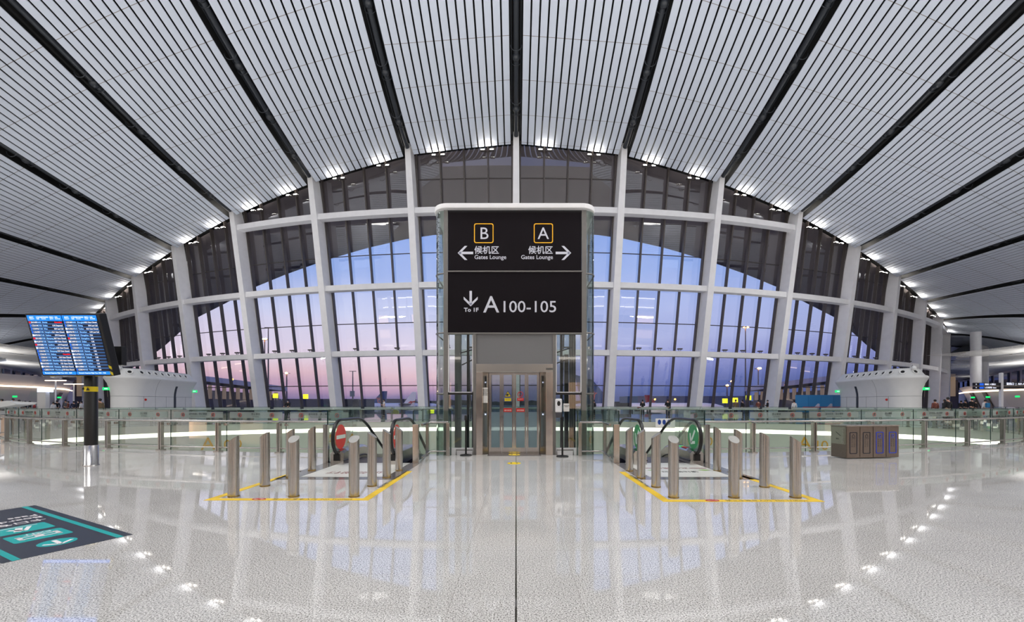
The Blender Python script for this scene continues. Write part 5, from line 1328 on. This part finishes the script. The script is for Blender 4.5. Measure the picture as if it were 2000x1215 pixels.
# right: white fuselage, blue fin with a pink emblem at the lift
r, fin = plane('a', 'white airliner with a blue tail and pink flower emblem right of the lift', 18.5, 120, 42, 1, (M_bfin, [(0.3,0.6),(9.8,0.6),(3.6,7.9),(-1.5,9.5),(-2,9.5)][:4]), 0, 0)
eb = MB()
for i in range(5): 
    a = PI*(.15+.7*i/4)+PI*.0; eb.tube([(3.4+.5*cos(a)*.6, -.2, 2.9), (3.4+1.0*cos(a), -.2, 3.6+.9*sin(a)), (3.4+1.5*cos(a), -.2, 4.0+.5*sin(a))], .17, 6)
eb.tube([(2.7,-.2,3.4),(2.9,-.2,2.4),(3.4,-.2,1.9),(3.9,-.2,2.4),(4.1,-.2,3.4)], .2, 6)
part('flower_emblem', eb, M_pem, fin)
r, fin = plane('b', 'airliner with a red tail lettered in white behind the right windows', 53.5, 165, 32, -1, (M_rfin, [(0,-.6),(2.5,2.2),(.2,4.3),(-1.2,4.2)] if False else [(2.6,4.4),(.5,4.4),(-3.2,-.4),(1.6,-.4)][::-1]), 0, 0, .75)
fin.matrix_local = Matrix.Identity(4)
text('tail_lettering', 'CU', 2.0, mat('print_white'), (-2.2, -.22, .7), Vector((1,0,-.55)), Vector((.55,0,1)), fin, 'LEFT', .05, .03)
r, fin = plane('c', 'airliner with a blue tail and pink emblem beyond the left windows', -60.5, 170, 30, 1, (M_bfin, [(0,-.2),(7.2,-.2),(7.8,6.1),(5.9,6.1)]), 0, 0, .8)
eb = MB()
for i in range(5):
    a = PI*(.15+.7*i/4); eb.tube([(4.6+.3*cos(a), -.2, 2.5), (4.6+1.1*cos(a), -.2, 3.0+.6*sin(a)), (4.6+1.5*cos(a), -.2, 2.9+.2*sin(a))], .16, 6)
eb.tube([(3.9,-.2,2.6),(4.1,-.2,1.6),(4.6,-.2,1.2),(5.1,-.2,1.6),(5.3,-.2,2.6)], .2, 6); part('flower_emblem', eb, M_pem, fin)
r, fin = plane('d', 'white airliner with a red phoenix emblem on its tail left of the lift', -31.8, 128, 26, -1, (M_plane, [(-1.0,3.9),(.9,3.9),(.9+3.2,-1.2),(-.2,-1.8)][::-1] if False else [(-1.1,4.7),(.2,4.7),(3.6,.1),(3.6,-1.2),(-.2,-1.2)][::-1]), 0, 0, .8)
eb = MB()
for q in (0, .5, 1.0): eb.tube([(-.6-q*1.0+1.0-1.0, -.2, -.1), (-.6-q, -.2, 1.0), (-.1-q*.6, -.2, 1.6+.2*q), (.7, -.2, 1.9-q*.35)], .14, 6)
part('phoenix_emblem', eb, M_red, fin)
# service vehicles
def van(x, y, lab, m, ln=4.6, cab=1):
    v = thing('service_vehicle', lab, 'vehicle', (x, y, DK)); s = 1.0
    part('body', MB().poly([(0,.5),(ln,.5),(ln,1.3),(ln-.9,1.5),(ln-1.5,2.3),(0,2.3)], (-ln/2, 1, 0), (1,0,0), (0,0,1), 2.0), m, v, .05)
    part('side_window', MB().poly([(ln-2.4,1.5),(ln-1.1,1.5),(ln-1.6,2.15),(ln-2.4,2.15)], (-ln/2, -1.02, 0), (1,0,0), (0,0,1), .02), M_dktext, v)
    for a in (-ln/2+.9, ln/2-.9):
        for b in (-1, 1): part('wheel', MB().tube([(a, b*.85, .42), (a, b*1.08, .42)], .42, 16), M_rub, v)
    return v
M_vw = mat('vehicle_white', (206,214,206), .4); M_vy = mat('vehicle_yellow', (214,204,60), .4); M_vr = mat('vehicle_red', (170,60,40), .4)
def tug(x, y, lab, m):
    v = thing('service_vehicle', lab, 'vehicle', (x, y, GZ))
    part('body', MB().poly([(0,.4),(3.2,.4),(3.2,1.1),(2.3,1.2),(2.0,1.9),(1.0,1.9),(.8,1.1),(0,1.1)], (-1.6, .8, 0), (1,0,0), (0,0,1), 1.6), m, v, .04)
    for a in (-1.0, 1.0):
        for b in (-1, 1): part('wheel', MB().tube([(a, b*.6, .4), (a, b*.85, .4)], .4, 14), M_rub, v)
# vehicles parked high on the ramp deck next to the glass
DK = -1.7
for a, b in ((-34, -20), (14, 34)):
    pass
struct(MB().box(-62, 62, 60, 92, DK-.5, DK).build('floor_ramp', M_apr))
van(17.3, 81, 'white service van on the road just right of the lift, nearer the lift', M_vw)
van(22.6, 80, 'white service van behind the orange rail, second from the lift', M_vw)
rv = thing('baggage_trailer', 'yellow and red baggage trailer behind the left windows next to the standing person', 'trailer', (-23.3, 80, DK))
part('cargo', MB().box(-1.4, 1.3, -.7, .7, .35, 1.15), M_vr, rv, .1); part('cover', MB().poly([(-.6,.9),(1.1,.9),(1.0,1.6),(.3,2.0),(-.6,2.3),(-.5,1.9),(.1,1.7)], (0,-.8,0), (1,0,0), (0,0,1), .5), M_vy, rv, .03)
for a in (-1, 1): part('wheel', MB().tube([(a,-.75,.25),(a,-.5,.25)], .25, 12), M_rub, rv)
cart = thing('belt_loader', 'dark low conveyor with an orange rail beyond the windows right of the lift', 'conveyor', (20.5, 77, DK))
part('rail', MB().box(-5, 4.2, -.1, .1, 2.15, 2.35), mat('orange_rail', (190,70,40), .5), cart); part('box', MB().box(-2.2, .6, -.8, .8, 2.4, 3.1), M_dktext, cart)
for a in (-4.6, -2, 1, 3.8): part('leg', MB().box(a-.1, a+.1, -.1, .1, 0, 2.2), M_dktext, cart)
# flood masts
def mast(px_, top, y, lab, lamps, arm=0):
    x = px(px_, y); z = EYE+(HY-top)*y/FPX; m_ = thing('flood_mast', lab, 'light mast', (x, y, GZ))
    part('pole', MB().tube([(0,0,0),(0,0,z-GZ)], [.42*y/200, .22*y/200], 10), mat('mast_grey', (120,104,100), .5), m_)
    fr = part('lamp_frame', MB().box(-1.6*y/200, 1.6*y/200, -.3, .3, z-GZ-.2, z-GZ+.1), M_mull, m_)
    for dx_ in lamps: part('flood_lamp', MB().sphere((dx_*y/200, -.6, z-GZ+.1), .55*y/200, 10, (1.3,.5,.7)), M_or, m_)
mast(517, 663, 140, 'tall flood mast with the higher bright orange lamp behind the left windows', (-.5,.9))
mast(524, 640, 150, 'tallest thin mast without a lit lamp beside the left flood masts', ())
mast(513, 718, 230, 'shorter flood mast with a very bright orange lamp at the left windows', (0,.6))
mast(560, 729, 320, 'distant flood mast with an orange lamp, right one of the left masts', (0,))
mast(1456, 640, 190, 'tall flood mast with a dim orange lamp head high behind the right windows', (-.9,.8))
mast(1481, 720, 200, 'flood mast with the brightest orange lamp behind the right windows', (0,.5))
mast(1429, 745, 300, 'distant flood mast with a bright orange lamp left of the tall right masts', (0,))
mast(1420, 753, 320, 'distant low flood mast with a small orange lamp, leftmost of the right masts', (0,))
mast(689, 725, 240, 'lattice radio mast with an antenna box beyond the left windows', ())
mst = [o for o in COL.objects if o.name.startswith('flood_mast')][-1]
part('antenna_cabinet', MB().box(-1.2, 1.2, -1.2, -.3, EYE+(HY-778)*240/FPX-GZ+1, EYE+(HY-778)*240/FPX-GZ+4.2), M_greyp, mst)
# gate number signs glowing yellow
for xp, yp, d, lab in ((538,773,110,'by the left flood masts'), (1416,783,100,'nearest the white aircraft body'), (1436,781.5,105,'between the two right flood masts'), (1462,777,80,'largest one at the right windows'), (833,797,90,'just left of the lift, upper'), (843,803,90,'just left of the lift, lower'), (597,774.5,130,'right of the left flood masts')):
    w_ = .032*d if d != 90 else .014*d
    s_ = thing('gate_sign', 'small glowing yellow gate sign on the apron, '+lab, 'sign', (px(xp,d), d, 0))
    z = EYE+(HY-yp)*d/FPX
    part('lit_face', MB().box(-.006*d, .006*d, -.1, .1, z-.0055*d, z+.0055*d), mat('gate_sign_yellow', (240,240,40), .5, 0, (240,240,40), 1.4), s_)
    part('post', MB().box(-.1, .1, 0, .2, GZ, z-.0055*d), M_dktext, s_)
# small lamps on the buildings
for xp, yp, d, m_, lab in ((1534,752,150,M_sodium,'small orange beacon left of the pier roof at the right'),(454,741,125,M_sodium,'small orange beacon on a thin stem above the left pier roof')):
    tag(MB().sphere((0,0,0), .0022*d, 8).build('outdoor_lamp', m_, loc=(px(xp,d), d, EYE+(HY-yp)*d/FPX)), lab, 'lamp')
# terminal piers outside, left and right
M_proof = mat('pier_roof', (196,176,180), .5); M_pwall = vary(mat('pier_wall', (84,72,76), .5), .2, .1)
def pier(sg, lab):
    r = thing('terminal_pier', 'terminal pier building with a pale drooping roof and columned front beyond the %s windows' % lab, 'building', (sg*70, 150, GZ))
    A_, B_ = Vector((sg*27, 20, 0)), Vector((sg*66, -22, 0)); d = (B_-A_)
    def P_(f, z, o=0): 
        n_ = Vector((d.y, -d.x, 0)).normalized()*o*sg; q = A_+d*f+n_; return Vector((q.x, q.y, z))
    b = MB(); b.hexa([P_(0,0), P_(1,0), P_(1,0,-30), P_(0,0,-30)], [P_(0,9), P_(1,13.0), P_(1,13,-30), P_(0,9,-30)]); part('wall', b, M_pwall, r)
    b = MB(); n = 8
    for i in range(n):
        f0, f1 = i/n*1.0-.04, (i+1)/n-.04; 
        def zt_(f): return 12.2+6.0*max(0,f)**.8
        b.hexa([P_(f0,zt_(f0)-1.6,3), P_(f1,zt_(f1)-1.6,3), P_(f1,zt_(f1)-1,-30), P_(f0,zt_(f0)-1,-30)], [P_(f0,zt_(f0)+.3,2.5), P_(f1,zt_(f1)+.3,2.5), P_(f1,zt_(f1)+2.5,-30), P_(f0,zt_(f0)+2.5,-30)])
    part('roof', b, M_proof, r)
    for i in range(26):
        f = (i+.5)/26; w_ = MB().hexa([P_(f-.011,8-1+f*1,.25), P_(f+.011,7+f,.25), P_(f+.011,7+f,.05), P_(f-.011,7+f,.05)], [P_(f-.011,10.3+5*f**.8-.3,.25), P_(f+.011,10.3+5*f**.8-.3,.25), P_(f+.011,10.3+5*f**.8-.3,.05), P_(f-.011,10.3+5*f**.8-.3,.05)])
        part('lit_window', w_, mat('pier_window', (150,130,110), .4, 0, (190,160,130), .25), r)
pier(-1, 'left'); pier(1, 'right')
db = thing('jet_bridge', 'dark boxy jet bridge and building beyond the left windows', 'jet bridge', (-37.8, 96, GZ))
part('tunnel', MB().box(-3.4, 3.4, -5, 5, 3, 6.7), M_dkblock, db); part('lower_block', MB().box(-2.8, 1.5, -4, 4, 0, 3), M_dkblock, db); part('strut', MB().box(2.2, 2.8, -1, 1, 0, 3), M_mull, db)
hg = thing('hangar', 'long low grey hangar far beyond the right windows', 'hangar', (165, 400, GZ))
part('hall', MB().box(-48, 60, 0, 60, 0, 12.2), mat('hangar_grey', (92,88,108), .6), hg); part('annex', MB().box(-58, -48, 0, 30, 0, 12.0), mat('hangar_teal', (60,90,110), .6), hg)
ob = thing('low_building', 'low pale building strip beyond the left windows, behind the jet bridge', 'building', (-115, 300, GZ))
part('block', MB().box(-60, 36, 0, 30, 0, 8.6), mat('low_build', (66,58,74), .7), ob)
ob_=[o for o in COL.objects if o.name.startswith('outdoor_lamp')]
for o in ob_:
    part('stem', MB().tube([(0,0,0),(0,0,GZ-o.location.z)], .08, 6), M_mull, o)
for xp, d in ((1318,300),(1268,380),(1279,380)):
    m_ = thing('lamp_mast', 'thin mast carrying a small orange lamp in front of the long hangar, %s' % {1318:'rightmost',1268:'leftmost',1279:'middle one'}[xp], 'mast', (px(xp,d)+.0, d+1.2, GZ))
    part('lamp', MB().sphere((0,-1.6,EYE+(HY-780)*d/FPX-GZ), .0022*d, 8), M_sodium, m_); part('pole', MB().tube([(0,0,0),(0,0,EYE+(HY-780.5)*d/FPX-GZ)], .35, 8), M_mull, m_); part('arm', MB().box(-.3,.3,-1.2,.3,EYE+(HY-780.5)*d/FPX-GZ-.3,EYE+(HY-780.5)*d/FPX-GZ), M_mull, m_)

# floodlight falling on the apron
for (x, y, z, w, c_) in ((36, 98, 9, 9000, (1,.8,.58)), (60, 92, 12, 9000, (1,.72,.45)), (-26, 106, 12, 5200, (1,.9,.85)), (-62, 118, 16, 8000, (1,.72,.45)), (24, 58, 3.5, 500, (1,.95,.9))):
    ld = bpy.data.lights.new('apron_flood', 'SPOT'); ld.energy = w; ld.color = c_; ld.spot_size = 2.2; ld.spot_blend = .8; ld.shadow_soft_size = .6
    lo = bpy.data.objects.new('apron_flood', ld); COL.objects.link(lo); lo.location = (x, y, z); lo.rotation_euler = (math.radians(62), 0, 0)
print('objects', len(bpy.data.objects))
